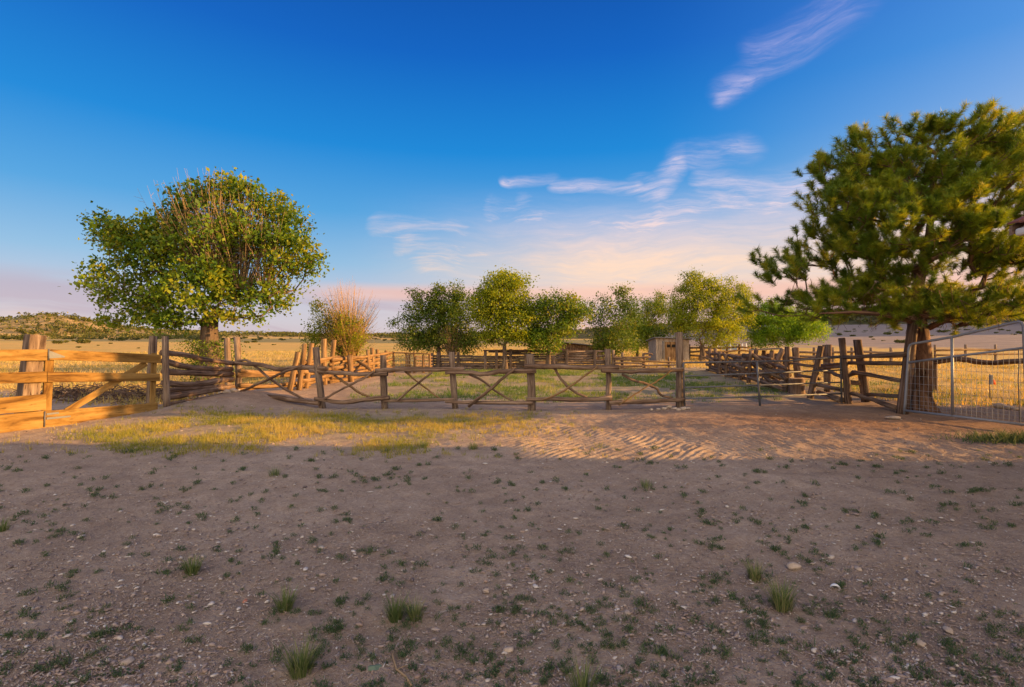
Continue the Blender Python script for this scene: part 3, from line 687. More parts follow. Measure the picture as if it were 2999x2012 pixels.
# --- the big pine at the right
def pine(label, x, y, prof, cxs, n, height, trunk_r, ysq=0.75, low=2.0, name='pine_tree', shoots=165, limbs=()):
    z0 = GH(x, y); t = thing(name, label, 'tree', (x, y, z0-0.05)); O = np.array(t.location)
    zs = [p[0] for p in prof]; rs = [p[1] for p in prof]
    T = []
    while len(T) < n:
        z = rng.uniform(zs[0], zs[-1]); R0 = np.interp(z, zs, rs)
        if rng.random() > (R0/max(rs))**1.3: continue
        rr = R0*rng.random()**0.45; a = rng.random()*2*np.pi
        bump = 1+0.22*math.sin(3*a+z*2.1)+0.12*math.sin(7*a-z*3)
        cx = np.interp(z, [c[0] for c in cxs], [c[1] for c in cxs])
        droop = -0.35*(rr/max(rs)) if z < low+1 else 0
        T.append((cx+math.cos(a)*rr*bump, math.sin(a)*rr*bump*(ysq if math.sin(a) > 0 else 0.55*ysq), z+droop))
    T = np.array(T)
    # every bough end carries a rounded bunch of upturned shoots
    kk = rng.integers(7, 13, len(T)); C = np.repeat(T, kk, axis=0)
    T = C+rand_unit(len(C))*(rng.random((len(C), 1))**.4)*np.array([.32, .32, .24])
    nt = 14; trunk = [(0.04*math.sin(i*.9)+np.interp(height*i/(nt-1), [c[0] for c in cxs], [c[1]*0.6 for c in cxs]), 0.02*math.cos(i), height*i/(nt-1)) for i in range(nt)]
    # reach each shoot from the trunk: sort by distance to the axis
    nodes = [np.array(p) for p in trunk]; par = [-1]+list(range(nt-1)); arr = np.array(nodes); ends = []
    order = np.argsort(np.hypot(T[:, 0], T[:, 1])); i0 = int(np.ceil(low*0.92/height*(nt-1)))
    for ti in order:
        tg = T[ti]; rad_t = np.hypot(tg[0], tg[1]); dist = np.linalg.norm(arr-tg, axis=1)
        rad_n = np.hypot(arr[:, 0], arr[:, 1])
        cost = dist+np.maximum(0, rad_n-rad_t)*2+np.maximum(0, arr[:, 2]-tg[2]+0.1)*0.9; cost[:i0] = 1e9
        k = int(np.argmin(cost)); p = arr[k].copy(); d = np.linalg.norm(tg-p); m = max(1, int(d/0.22)); prev = k; new = []
        for s in range(1, m+1):
            f = s/m; q = p+(tg-p)*f+rng.normal(size=3)*0.02*(s < m)+np.array([0, 0, -0.10*math.sin(math.pi*f)*d])
            new.append(q); par.append(prev); prev = len(nodes)+len(new)-1
        nodes.extend(new); arr = np.array(nodes); ends.append((prev, k, ti))
    r, child = skel_radius(arr, par, 0.007, 0.42, 0.13)
    mb = MB()
    tr = [trunk_r*np.interp(i/(nt-1), [0, .04, .3, .5, 1], [1.45, 1.1, .95, .5, .12]) for i in range(nt)]
    mb.tube([O+np.array(p) for p in trunk], tr, 16, 0.16)
    for k in range(7):      # root flare
        a = k*0.9+.3; mb.tube([O+np.array((math.cos(a)*trunk_r*.6, math.sin(a)*trunk_r*.6, .5)), O+np.array((math.cos(a)*trunk_r*1.15, math.sin(a)*trunk_r*1.15, .14)), O+np.array((math.cos(a)*trunk_r*2.1, math.sin(a)*trunk_r*2.1, -.04))], [.07, .09, .04], 8, .15)
    mb.build('trunk', M['pine_bark'], t)
    mb = MB(); skel_tubes(mb, arr+O, par, r, lo=nt)
    for lp in limbs: mb.tube([Vector(q) for q in lp], [.07, .055, .042, .028, .012][:len(lp)], 8, .1)
    # fine dead twiglets under the crown
    for _ in range(260):
        z = rng.uniform(low-0.1, low+0.8); a = rng.random()*6.28; rr = rng.uniform(.5, 2.6)
        p = O+np.array((math.cos(a)*rr, math.sin(a)*rr*ysq, z)); q = p+np.array((rng.normal()*.15, rng.normal()*.15, -rng.uniform(.05, .38)))
        mb.tube([p, (p+q)/2+rng.normal(size=3)*.03, q], [.006, .005, .002], 3, 0, cap=False)
    mb.build('branches', M['pine_bark'], t)
    # needles: bottle-brush shoots at the branch ends
    VV, var = [], []
    for e, k, ti in ends:
        tip = arr[e]; back = arr[par[e]]; d = tip-back; d = d/(np.linalg.norm(d)+1e-9)
        out = np.array([tip[0], tip[1]*1.2, 0.0]); out /= (np.linalg.norm(out)+1e-9)
        d = d*0.5+out*0.45+np.array([0, 0, 0.95 if tip[2] > low+0.8 else 0.25]); d /= np.linalg.norm(d)
        L = rng.uniform(.16, .30); nn = int(shoots*rng.uniform(.7, 1.3)); u = rng.random(nn)**0.8
        P = tip+np.outer(u*L-0.10, d)
        s = rand_unit(nn); s -= np.outer(s@d, d); s /= np.linalg.norm(s, axis=1)[:, None]
        nd = s*0.9+d*rng.uniform(.25, 1.0, (nn, 1)); nd /= np.linalg.norm(nd, axis=1)[:, None]
        ln = rng.uniform(.10, .18, (nn, 1))*(0.75+0.25*u[:, None]); sd = np.cross(nd, rand_unit(nn)); sd /= np.linalg.norm(sd, axis=1)[:, None]
        w = 0.0042
        VV.append(np.stack([P-sd*w, P+sd*w, P+nd*ln], 1).reshape(-1, 3)); var.append(np.repeat(np.clip(rng.random()*0.75+0.35*rng.random(nn), 0, 1), 3))
    V = np.vstack(VV); npmesh('needles', V, np.arange(len(V)).reshape(-1, 3), M['needle'], t, np.concatenate(var))
    return t
pine('large bushy pine with a thick brown trunk beside the galvanized gate', 8.45, 10.65,
     [(2.2, 2.6), (2.5, 2.85), (2.9, 3.0), (3.4, 2.95), (3.9, 2.9), (4.5, 2.7), (5.1, 2.45), (5.6, 2.1), (6.0, 1.4)],
     [(0, 0), (2.4, 0), (3.4, 0.2), (4.6, 0.5), (5.85, 0.8), (6.75, 1.0)], 365, 5.4, 0.19,
     limbs=([W(2710, 962, 10.6), W(2660, 938, 10.3), W(2590, 922, 10.0), W(2500, 914, 9.8), W(2400, 918, 9.7)], [W(2720, 960, 10.6), W(2765, 940, 10.4), W(2820, 934, 10.2), W(2900, 922, 10.0)]))
tree('shade_bush', 'unseen low dense juniper bush added past the right edge to shade the dirt', (14.0, 10.4), straight(.9), [(0, 0, 1.2, 1.2, 1.0, 1.0, 120), (.6, .3, 1.9, .8, .7, .7, 40), (-.5, -.2, .7, 1.0, .9, .5, 50)], 'juniper', .09, 60, .16, cat='bush', trunk_r=(.12, .08))  # unseen bush, added to throw shade across the dirt left of the pine

# ------------------------------------------------------------------ wooden fences
def zg(x, y, up=0.0): return Vector((x, y, GH(x, y)+up))
def post(parent, top, foot, r, mat='post', n=9, name='post', r2=None, wob=0.10, ground=True):
    top, foot = Vector(top), Vector(foot)
    if ground: foot.z = GH(foot.x, foot.y)
    d = (top-foot); foot = foot-d.normalized()*0.12; m = 7; pts = []
    bend = Vector((random.gauss(0, .012), random.gauss(0, .012), 0))
    for i in range(m):
        f = i/(m-1); pts.append(foot.lerp(top, f)+bend*math.sin(f*math.pi)+Vector((random.gauss(0, .003), random.gauss(0, .003), 0)))
    r2 = r2 or r*0.88
    mb = MB(); mb.tube(pts, [r+(r2-r)*i/(m-1) for i in range(m)], n, wob); 
    return mb.build(name, M[mat], parent, smooth=True)
def log(parent, pts, r, r2=None, mat='log', name='rail', n=9, wob=0.09, sub=4):
    """smooth bent pole through the points"""
    pts = [Vector(p) for p in pts]; r2 = r2 or r; out = []
    if len(pts) == 2: pts = [pts[0], pts[0].lerp(pts[1], .5)+Vector((0, 0, random.gauss(0, .012))), pts[1]]
    P = [pts[0]*2-pts[1]]+pts+[pts[-1]*2-pts[-2]]
    for i in range(1, len(P)-2):
        for k in range(sub):
            f = k/sub; a, b, c, d = P[i-1], P[i], P[i+1], P[i+2]
            out.append(0.5*((2*b)+(c-a)*f+(2*a-5*b+4*c-d)*f*f+(-a+3*b-3*c+d)*f**3))
    out.append(pts[-1]); m = len(out)
    out = [p+Vector((random.gauss(0, .004), random.gauss(0, .004), random.gauss(0, .004))) for p in out]
    mb = MB(); mb.tube(out, [(r+(r2-r)*i/(m-1))*random.uniform(.93, 1.07) for i in range(m)], n, wob)
    return mb.build(name, M[mat], parent, smooth=True)

# gate and board fence line at the left
def gl(sx, sy, off=0.0):
    """point of the board-fence plane seen at a photo pixel; off = metres behind the plane (to the left)"""
    k = (sx-1500)/F; y = -11.544/(k-0.393); p = W(sx, sy, y); return p+GN*off
GN = Vector((-0.93, 0.366, 0)).normalized()
def board(parent, x0, t0, b0, x1, t1, b1, th=0.045, off=0.0, name='board', mat='board'):
    """board between photo columns x0 and x1 with its top/bottom rows at each end"""
    A = gl(x0, b0, off); B = gl(x0, t0, off); C = gl(x1, b1, off); D = gl(x1, t1, off); mb = MB(); n = 5
    for i in range(n):
        pass
    mb.hexa([A, A+GN*th, B+GN*th, B, C, C+GN*th, D+GN*th, D])
    return mb.build(name, M[mat], parent, bevel=0.008)

bf = thing('board_fence', 'fixed section of golden boards on a thick square timber post at the left edge', 'fence', zg(-8.3, 8.3))
for x0, t0, b0, x1, t1, b1 in ((-260, 1026, 1060, 141, 1023, 1056), (-260, 1098, 1130, 138, 1088, 1120), (-260, 1186, 1236, 136, 1154, 1201), (-260, 1240, 1306, 130, 1203, 1256)):
    board(bf, x0, t0, b0, x1, t1, b1)
def square_post(parent, top, foot, w, d, mat='post', name='post', ax=None):
    mb = MB(); f = Vector(foot); f.z = GH(f.x, f.y)-0.1; ax = ax or GN
    mb.beam(f, Vector(top), w, d, up=ax, w2=w*0.97, h2=d*0.97); return mb.build(name, M[mat], parent, bevel=0.012)
square_post(bf, gl(121, 981, 0.17), gl(85, 1262, 0.17), 0.25, 0.2)
square_post(bf, gl(-210, 1000, 0.12), gl(-230, 1275, 0.12), 0.2, 0.16)

bg_ = thing('board_gate', 'golden wooden farm gate with one diagonal brace, closed beside the log fence', 'gate', zg(-7.9, 9.3))
board(bg_, 145, 1023, 1054, 472, 1039, 1064, name='rail'); board(bg_, 139, 1089, 1120, 469, 1094, 1116, name='rail')
board(bg_, 129, 1204, 1256, 463, 1179, 1213, name='rail')
def upright(parent, xt, yt, xb, yb, w, off, name='upright'):
    mb = MB(); mb.beam(gl(xb, yb, off), gl(xt, yt, off), w, 0.04, up=GN); return mb.build(name, M['board'], parent, bevel=0.006)
upright(bg_, 152, 1030, 141, 1240, 0.13, 0.067); upright(bg_, 458, 1034, 452, 1200, 0.10, 0.067)
upright(bg_, 434, 1064, 200, 1206, 0.12, 0.067, 'brace')
for (x0, y0, x1, y1, h0, h1) in ((143, 1038, 189, 1045, 0.14, 0.02), (136, 1213, 172, 1209, .035, .03), (136, 1226, 206, 1219, .035, .03)):
    mb = MB(); a = gl(x0, y0, -0.008); b = gl(x1, y1, -0.008)
    mb.hexa([a-Vector((0, 0, h0/2)), a-Vector((0, 0, h0/2))+GN*.006, a+Vector((0, 0, h0/2))+GN*.006, a+Vector((0, 0, h0/2)), b-Vector((0, 0, h1/2)), b-Vector((0, 0, h1/2))+GN*.006, b+Vector((0, 0, h1/2))+GN*.006, b+Vector((0, 0, h1/2))])
    mb.build('hinge', M['hinge'], bg_, smooth=False)
# a hinge pin
mb = MB(); mb.tube([gl(142, 1022, -.012), gl(141, 1056, -.012)], .009, 8); mb.build('hinge_pin', M['pipe'], bg_)
mb = MB(); mb.tube([gl(130.5, 1205, -.012), gl(129, 1250, -.012)], .010, 8); mb.build('hinge_pin', M['pipe'], bg_)

# log fence running back from the gate
lf = thing('log_fence', 'stacked grey-brown log fence between two pairs of posts right of the board gate', 'fence', zg(-7.42, 12.4))
XL = -7.45
def lw(sx, sy, off=0.0): d = XL*F/(sx-1500); p = W(sx, sy, d); p.x += off; return p
post(lf, lw(472, 985, .09), lw(476, 1202, .09), 0.072, r2=.066); post(lf, W(449, 984, 11.2), W(440, 1190, 11.2), 0.085, r2=.078)
post(lf, W(693, 987, 13.85), W(696, 1157, 13.85), 0.082, mat='post', r2=.078); post(lf, W(665, 990, 14.2), W(669, 1148, 14.2), .09, r2=.08)
for pts, r, r2 in (([(480, 1032), (554, 1041), (599, 1052), (650, 1060), (689, 1066)], .062, .05), ([(484, 1056), (548, 1073), (600, 1079), (683, 1081)], .062, .065),
                   ([(485, 1087), (569, 1092), (683, 1096)], .07, .075), ([(485, 1122), (569, 1126), (659, 1113), (685, 1111)], .07, .075), ([(488, 1144), (569, 1137), (660, 1128)], .055, .05),
                   ([(488, 1163), (554, 1154), (677, 1135), (690, 1133)], .085, .07), ([(491, 1186), (599, 1171), (653, 1158), (688, 1150)], .065, .06)):
    log(lf, [lw(x, y, -.04) for x, y in pts], r, r2)

# cross-braced pole fence
xf = thing('pole_fence', 'long rustic pole fence with crossed braces between short posts, running across the middle', 'fence', zg(0, 11.3))
PX = [(693, 13.85), (945, 11.4), (1129, 11.3), (1334, 11.2), (1557, 11.0), (1783, 11.15), (1991, 11.5)]
def fd(sx):
    """depth of the fence line at a photo column"""
    for (a, da), (b, db) in zip(PX[:-1], PX[1:]):
        if sx <= b or b == 1991:
            xa, xb = (a-1500)/F*da, (b-1500)/F*db; k = (sx-1500)/F
            s = (k*da-xa)/((xb-xa)-k*(db-da)); return da+(db-da)*s
def xw(sx, sy, off=0.0): p = W(sx, sy, fd(sx)+off); return p
for (tx, ty, fx, fy, dd, r) in ((925, 1017, 945, 1194, 11.4, .082), (1123, 1040, 1129, 1195, 11.3, .082), (1323, 1031, 1334, 1197, 11.2, .075), (1553, 1037, 1557, 1201, 11.0, .088), (1782, 1022, 1783, 1199, 11.15, .066), (1989, 973, 1991, 1193, 11.5, .092)):
    post(xf, W(tx, ty, dd+.09), W(fx, fy, dd+.09), r, r2=r*.88)
N_, B_ = -0.02, 0.09
rails = [([(640, 1057), (704, 1064), (770, 1069), (818, 1082), (884, 1076), (958, 1080)], .052, .056), ([(704, 1154), (800, 1163), (860, 1172), (937, 1181)], .05, .06),
         ([(908, 1086), (979, 1092), (1069, 1097), (1135, 1095)], .045, .05), ([(923, 1167), (950, 1172), (1003, 1179), (1069, 1170), (1141, 1164)], .038, .052),
         ([(1099, 1087), (1160, 1082), (1250, 1082), (1360, 1081)], .055, .052), ([(1126, 1173), (1219, 1172), (1330, 1169)], .038, .036),
         ([(1305, 1092), (1370, 1091), (1418, 1096), (1460, 1089), (1570, 1086)], .042, .056), ([(1305, 1176), (1400, 1179), (1561, 1180)], .033, .042),
         ([(1536, 1073), (1639, 1074), (1699, 1077), (1813, 1076)], .05, .048), ([(1542, 1171), (1609, 1168), (1699, 1170), (1792, 1167)], .040, .054),
         ([(1762, 1086), (1849, 1088), (1950, 1085), (2000, 1082)], .040, .052), ([(1785, 1179), (1879, 1176), (1950, 1173), (2003, 1170)], .05, .046)]
for k, (pts, r, r2) in enumerate(rails): log(xf, [xw(x, y, -0.07-0.03*((k//2) % 2)) for x, y in pts], r, r2, name='rail')
braces = [([(686, 1155), (770, 1118), (830, 1091), (884, 1072)], .036, 0, 'log'), ([(700, 1057), (722, 1055), (743, 1069), (788, 1106), (830, 1136), (890, 1170)], .036, 1, 'log'),
          ([(948, 1170), (1009, 1136), (1039, 1121), (1075, 1103), (1096, 1085)], .026, 0, 'log'), ([(979, 1099), (1024, 1130), (1054, 1151), (1095, 1167)], .027, 1, 'log_pale'),
          ([(1162, 1174), (1219, 1127), (1265, 1090)], .025, 0, 'log'), ([(1187, 1087), (1219, 1115), (1289, 1168)], .022, 1, 'log_pale'),
          ([(1372, 1190), (1430, 1145), (1475, 1106), (1508, 1079)], .036, 0, 'log'), ([(1374, 1096), (1418, 1118), (1460, 1151), (1506, 1176)], .027, 1, 'log'),
          ([(1585, 1174), (1639, 1151), (1699, 1112), (1752, 1071)], .024, 0, 'log_pale'), ([(1620, 1043), (1623, 1070), (1633, 1094), (1660, 1130), (1690, 1151), (1720, 1166)], .034, 1, 'log'),
          ([(1813, 1186), (1861, 1154), (1900, 1130), (1938, 1108), (1970, 1081)], .018, 0, 'log_pale'), ([(1823, 1095), (1849, 1111), (1894, 1124), (1922, 1138), (1937, 1157), (1969, 1165)], .032, 1, 'log')]
for pts, r, side, mat in braces: log(xf, [xw(x, y, -0.17 if side == 0 else 0.02) for x, y in pts], r, r*.8, mat, 'brace')

# lit log fence running back on the left of the corral
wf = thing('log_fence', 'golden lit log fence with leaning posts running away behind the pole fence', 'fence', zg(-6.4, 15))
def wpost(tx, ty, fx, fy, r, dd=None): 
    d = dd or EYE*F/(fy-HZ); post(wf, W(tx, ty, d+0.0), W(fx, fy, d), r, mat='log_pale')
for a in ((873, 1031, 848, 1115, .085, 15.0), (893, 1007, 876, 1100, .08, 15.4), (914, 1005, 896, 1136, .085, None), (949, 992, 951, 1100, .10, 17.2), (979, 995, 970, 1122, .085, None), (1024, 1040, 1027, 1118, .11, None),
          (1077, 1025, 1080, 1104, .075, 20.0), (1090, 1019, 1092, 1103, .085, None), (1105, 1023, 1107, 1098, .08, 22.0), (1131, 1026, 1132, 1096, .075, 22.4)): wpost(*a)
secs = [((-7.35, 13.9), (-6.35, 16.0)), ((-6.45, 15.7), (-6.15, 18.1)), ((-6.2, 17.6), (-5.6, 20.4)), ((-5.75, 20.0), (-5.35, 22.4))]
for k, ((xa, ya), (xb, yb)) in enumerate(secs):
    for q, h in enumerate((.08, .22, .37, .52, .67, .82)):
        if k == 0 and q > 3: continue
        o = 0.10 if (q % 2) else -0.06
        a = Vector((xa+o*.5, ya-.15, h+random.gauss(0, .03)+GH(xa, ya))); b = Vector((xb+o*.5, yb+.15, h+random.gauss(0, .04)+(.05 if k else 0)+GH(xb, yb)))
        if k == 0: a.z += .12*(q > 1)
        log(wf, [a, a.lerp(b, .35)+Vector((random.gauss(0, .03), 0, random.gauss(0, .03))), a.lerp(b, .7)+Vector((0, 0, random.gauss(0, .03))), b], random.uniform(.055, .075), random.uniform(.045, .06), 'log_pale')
for (p0, p1) in (((1090, 1085), (1030, 1046)), ((1024, 1098), (1072, 1052)), ((980, 1120), (1016, 1070)), ((980, 1090), (1020, 1050))):
    log(wf, [W(p0[0], p0[1], 19.0), W(p1[0], p1[1], 19.6)], .06, .05, 'log_pale')

# pipe-framed wire pen gate beyond it
wg = thing('wire_pen', 'small pen of slim poles and wire panel beyond the lit log fence', 'pen', zg(-4.2, 23))
for sx, ty in ((1153, 1029), (1190, 1036), (1199, 1038), (1212, 1032), (1240, 1040), (1258, 1036)): post(wg, W(sx, ty, 22.8), W(sx+1, 1092, 22.8), .06, mat='log_pale')
mb = MB()
for z in (.2, .38, .56, .74): mb.tube([W(1153, 0, 22.75)*0+Vector(((1153-1500)/F*22.75, 22.75, z)), Vector(((1212-1500)/F*22.75, 22.75, z))], .008, 5)
for i in range(9): xx = (1153-1500)/F*22.75+i*.11; mb.tube([(xx, 22.76, .1), (xx, 22.76, .85)], .006, 5)
mb.build('wire_panel', M['wire'], wg)
log(wg, [W(1150, 1033, 22.7), W(1262, 1037, 22.7)], .03, .03, 'log_pale')
for q in range(5): log(wg, [W(1214, 1044+q*9, 22.9), W(1266, 1045+q*9, 23.6)], .045, .04, 'log')

# dark plank fence across the back of the corral
pf = thing('plank_fence', 'long dark weathered plank fence across the back of the corral', 'fence', zg(0.3, 25.4))
def bx(sx, d=25.4): return (sx-1500)/F*d
for sx in (1266, 1285, 1343, 1422, 1455, 1496, 1540, 1608, 1660, 1742, 1775):
    mb = MB(); x = bx(sx); h = .98 if sx > 1400 else .82; mb.beam((x, 25.36, GH(x, 25.4)-.1), (x, 25.36, h+random.uniform(-.03, .05)), .14, .12, up=(0, 1, 0)); mb.build('post', M['plank'], pf, bevel=.01)
rows = []
for q in range(8): rows.append((.06+q*.118, 1262, 1776, .105))
for z, x0, x1, hh in rows:
    cur = x0
    while cur < x1:
        nx = min(x1, cur+random.uniform(55, 120))
        if z > .75 and cur < 1405: cur = nx; continue
        if random.random() < .06 and z > .3: cur = nx; continue
        a = Vector((bx(cur), 25.46+random.uniform(-.01, .01), z+random.gauss(0, .014)+GH(bx(cur), 25.4))); b = Vector((bx(nx)+.05, 25.46+random.uniform(-.01, .01), z+random.gauss(0, .014)+GH(bx(nx), 25.4)))
        mb = MB(); mb.beam(a, b, .035, hh*random.uniform(.85, 1.0)); mb.build('plank', M['plank'], pf); cur = nx
log(pf, [W(1416, 1026, 25.3), W(1600, 1026, 25.3)], .04, .035, 'dark_wood'); log(pf, [W(1590, 1028, 25.3), W(1640, 1024, 25.3)], .04, .035, 'dark_wood')

# rail fence between plank fence and shed
rf = thing('rail_fence', 'low rail fence of stacked poles between the plank fence and the wooden shed', 'fence', zg(6, 25.3))
for sx, ty in ((1796, 1025), (1824, 1032), (1886, 1035), (1960, 1045)): post(rf, W(sx, ty, 25.4), W(sx+1, 1083, 25.4), .085 if sx != 1960 else .06, mat='post')
for (x0, y0, x1, y1, m_) in ((1794, 1046, 1830, 1046, 'dark_wood'), (1826, 1047, 1906, 1045, 'log'), (1800, 1053, 1884, 1053, 'log'), (1800, 1063, 1890, 1064, 'log'), (1850, 1057, 2000, 1063, 'log_pale'), (1886, 1070, 1990, 1068, 'log'), (1800, 1072, 1886, 1072, 'log'), (1886, 1036, 1912, 1038, 'dark_wood'), (1800, 1079, 1990, 1079, 'log')):
    log(rf, [W(x0, y0, 25.25), W(x1, y1, 25.25)], .05, .04, m_)

# worm fence of stacked logs at the right of the corral
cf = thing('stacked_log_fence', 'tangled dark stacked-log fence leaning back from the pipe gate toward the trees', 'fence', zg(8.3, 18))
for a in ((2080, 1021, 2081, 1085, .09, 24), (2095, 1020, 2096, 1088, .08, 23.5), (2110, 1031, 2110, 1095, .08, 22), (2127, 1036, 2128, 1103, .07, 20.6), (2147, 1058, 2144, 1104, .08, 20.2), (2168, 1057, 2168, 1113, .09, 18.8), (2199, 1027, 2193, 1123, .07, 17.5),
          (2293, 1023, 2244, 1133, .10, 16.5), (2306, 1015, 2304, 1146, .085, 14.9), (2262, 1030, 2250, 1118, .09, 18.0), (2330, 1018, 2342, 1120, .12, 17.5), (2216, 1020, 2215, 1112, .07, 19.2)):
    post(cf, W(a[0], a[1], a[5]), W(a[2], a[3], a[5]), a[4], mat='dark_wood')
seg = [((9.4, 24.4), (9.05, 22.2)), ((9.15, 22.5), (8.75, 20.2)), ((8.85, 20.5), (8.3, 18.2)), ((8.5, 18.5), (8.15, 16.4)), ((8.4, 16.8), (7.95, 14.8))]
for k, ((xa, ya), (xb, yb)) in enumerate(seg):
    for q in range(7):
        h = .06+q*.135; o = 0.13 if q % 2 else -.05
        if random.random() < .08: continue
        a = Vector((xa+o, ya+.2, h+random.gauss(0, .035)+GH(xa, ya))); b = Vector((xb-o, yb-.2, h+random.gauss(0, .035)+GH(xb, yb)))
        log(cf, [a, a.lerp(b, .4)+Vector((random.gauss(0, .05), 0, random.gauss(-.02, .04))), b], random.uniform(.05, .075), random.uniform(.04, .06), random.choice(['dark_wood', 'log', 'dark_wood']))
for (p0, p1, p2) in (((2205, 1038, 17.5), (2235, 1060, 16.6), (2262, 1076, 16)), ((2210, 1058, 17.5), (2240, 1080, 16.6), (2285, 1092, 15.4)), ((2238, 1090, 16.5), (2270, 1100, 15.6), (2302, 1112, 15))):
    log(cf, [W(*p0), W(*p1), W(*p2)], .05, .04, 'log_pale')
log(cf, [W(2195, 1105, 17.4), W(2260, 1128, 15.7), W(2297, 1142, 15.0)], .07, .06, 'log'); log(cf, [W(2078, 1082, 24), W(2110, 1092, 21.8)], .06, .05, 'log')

for _ in range(16):
    y_ = random.uniform(15.2, 23.5); x_ = 8.0+(y_-15)*.14+random.uniform(-.1, .35); l = random.uniform(1.0, 2.2); h0, h1 = random.uniform(.05, .5), random.uniform(.3, .95)
    log(cf, [(x_, y_, h0), (x_+random.uniform(-.1, .15), y_+l*.5, (h0+h1)/2+random.gauss(0, .05)), (x_+random.uniform(-.1, .3), y_+l, h1)], random.uniform(.035, .065), .04, random.choice(['dark_wood', 'log', 'log_pale']))
# feed bunk with a lid board
fb = thing('feed_shelter', 'low dark feeding shelter with a flat grey board lid inside the stacked-log fence', 'shelter', zg(10.3, 19.6))
mb = MB(); mb.beam(W(2208, 1024, 19.8), W(2307, 1020, 18.6), .6, .05); mb.build('roof', M['shed_wood'], fb, bevel=.01)
for sx, d in ((2214, 19.9), (2238, 19.7), (2262, 19.4), (2300, 18.9)): post(fb, W(sx, 1026, d), W(sx, 1092, d), .09, mat='dark_wood')
mb = MB(); mb.beam(W(2232, 1062, 20.0), W(2290, 1062, 19.3), .03, .7); mb.build('back_board', M['dark_wood'], fb)

# rails and posts right of the pipe gate
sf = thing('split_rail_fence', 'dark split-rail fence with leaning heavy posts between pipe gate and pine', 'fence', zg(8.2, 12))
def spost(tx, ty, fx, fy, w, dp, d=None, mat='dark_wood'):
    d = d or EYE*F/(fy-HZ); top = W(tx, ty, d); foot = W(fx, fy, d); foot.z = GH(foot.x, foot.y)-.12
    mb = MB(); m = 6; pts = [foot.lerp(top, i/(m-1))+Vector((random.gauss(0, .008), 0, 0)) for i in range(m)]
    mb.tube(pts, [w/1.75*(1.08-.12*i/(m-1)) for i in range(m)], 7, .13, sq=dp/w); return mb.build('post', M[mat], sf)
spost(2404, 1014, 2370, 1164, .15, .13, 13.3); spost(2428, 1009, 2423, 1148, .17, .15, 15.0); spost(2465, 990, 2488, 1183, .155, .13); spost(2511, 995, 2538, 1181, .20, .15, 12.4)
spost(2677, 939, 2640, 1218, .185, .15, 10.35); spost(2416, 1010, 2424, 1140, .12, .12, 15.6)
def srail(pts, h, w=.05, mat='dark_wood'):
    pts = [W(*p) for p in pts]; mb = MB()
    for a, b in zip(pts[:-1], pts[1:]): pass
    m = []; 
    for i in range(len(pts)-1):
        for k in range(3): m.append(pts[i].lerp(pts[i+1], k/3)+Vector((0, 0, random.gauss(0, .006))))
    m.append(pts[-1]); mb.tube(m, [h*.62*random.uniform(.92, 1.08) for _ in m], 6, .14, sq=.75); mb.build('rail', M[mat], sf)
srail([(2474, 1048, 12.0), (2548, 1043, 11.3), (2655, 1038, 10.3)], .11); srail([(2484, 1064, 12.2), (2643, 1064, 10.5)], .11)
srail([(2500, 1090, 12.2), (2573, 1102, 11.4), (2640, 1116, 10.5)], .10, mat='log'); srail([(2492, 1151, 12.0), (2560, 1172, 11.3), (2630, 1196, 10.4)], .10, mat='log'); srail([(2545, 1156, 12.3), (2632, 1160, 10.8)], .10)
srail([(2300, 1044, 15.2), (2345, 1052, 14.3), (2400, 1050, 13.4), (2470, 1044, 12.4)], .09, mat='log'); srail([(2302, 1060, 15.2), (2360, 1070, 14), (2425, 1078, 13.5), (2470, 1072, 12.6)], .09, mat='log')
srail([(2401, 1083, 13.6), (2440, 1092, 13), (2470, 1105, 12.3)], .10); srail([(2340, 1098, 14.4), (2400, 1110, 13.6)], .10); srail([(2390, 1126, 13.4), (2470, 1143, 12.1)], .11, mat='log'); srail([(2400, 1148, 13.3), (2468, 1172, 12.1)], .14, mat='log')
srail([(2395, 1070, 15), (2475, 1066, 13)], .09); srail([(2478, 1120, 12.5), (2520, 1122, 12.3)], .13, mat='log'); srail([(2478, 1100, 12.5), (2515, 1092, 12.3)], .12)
mb = MB()     # woven wire stapled behind
for i in range(34):
    f = i/33; a = W(2535+f*100, 1075, 12.3-f*1.9); b = Vector((a.x, a.y, .08)); a.z = .95; mb.tube([a, b], .0022, 4, cap=False)
for z in np.linspace(.1, .95, 12): a = W(2535, 1100, 12.3); b = W(2640, 1100, 10.5); a.z = b.z = z; mb.tube([a, b], .0022, 4, cap=False)
mb.build('wire_mesh', M['wire'], sf); mb = MB()
for i in range(26):
    f = i/25; a = W(2345+f*80, 1075, 15.2-f*.4); mb.tube([(a.x, a.y, .85), (a.x, a.y, .05)], .0025, 4, cap=False)
for z in np.linspace(.08, .85, 10): a = W(2345, 1100, 15.2); b = W(2425, 1100, 14.8); mb.tube([(a.x, a.y, z), (b.x, b.y, z)], .0025, 4, cap=False)
mb.build('wire_mesh', M['wire'], sf)

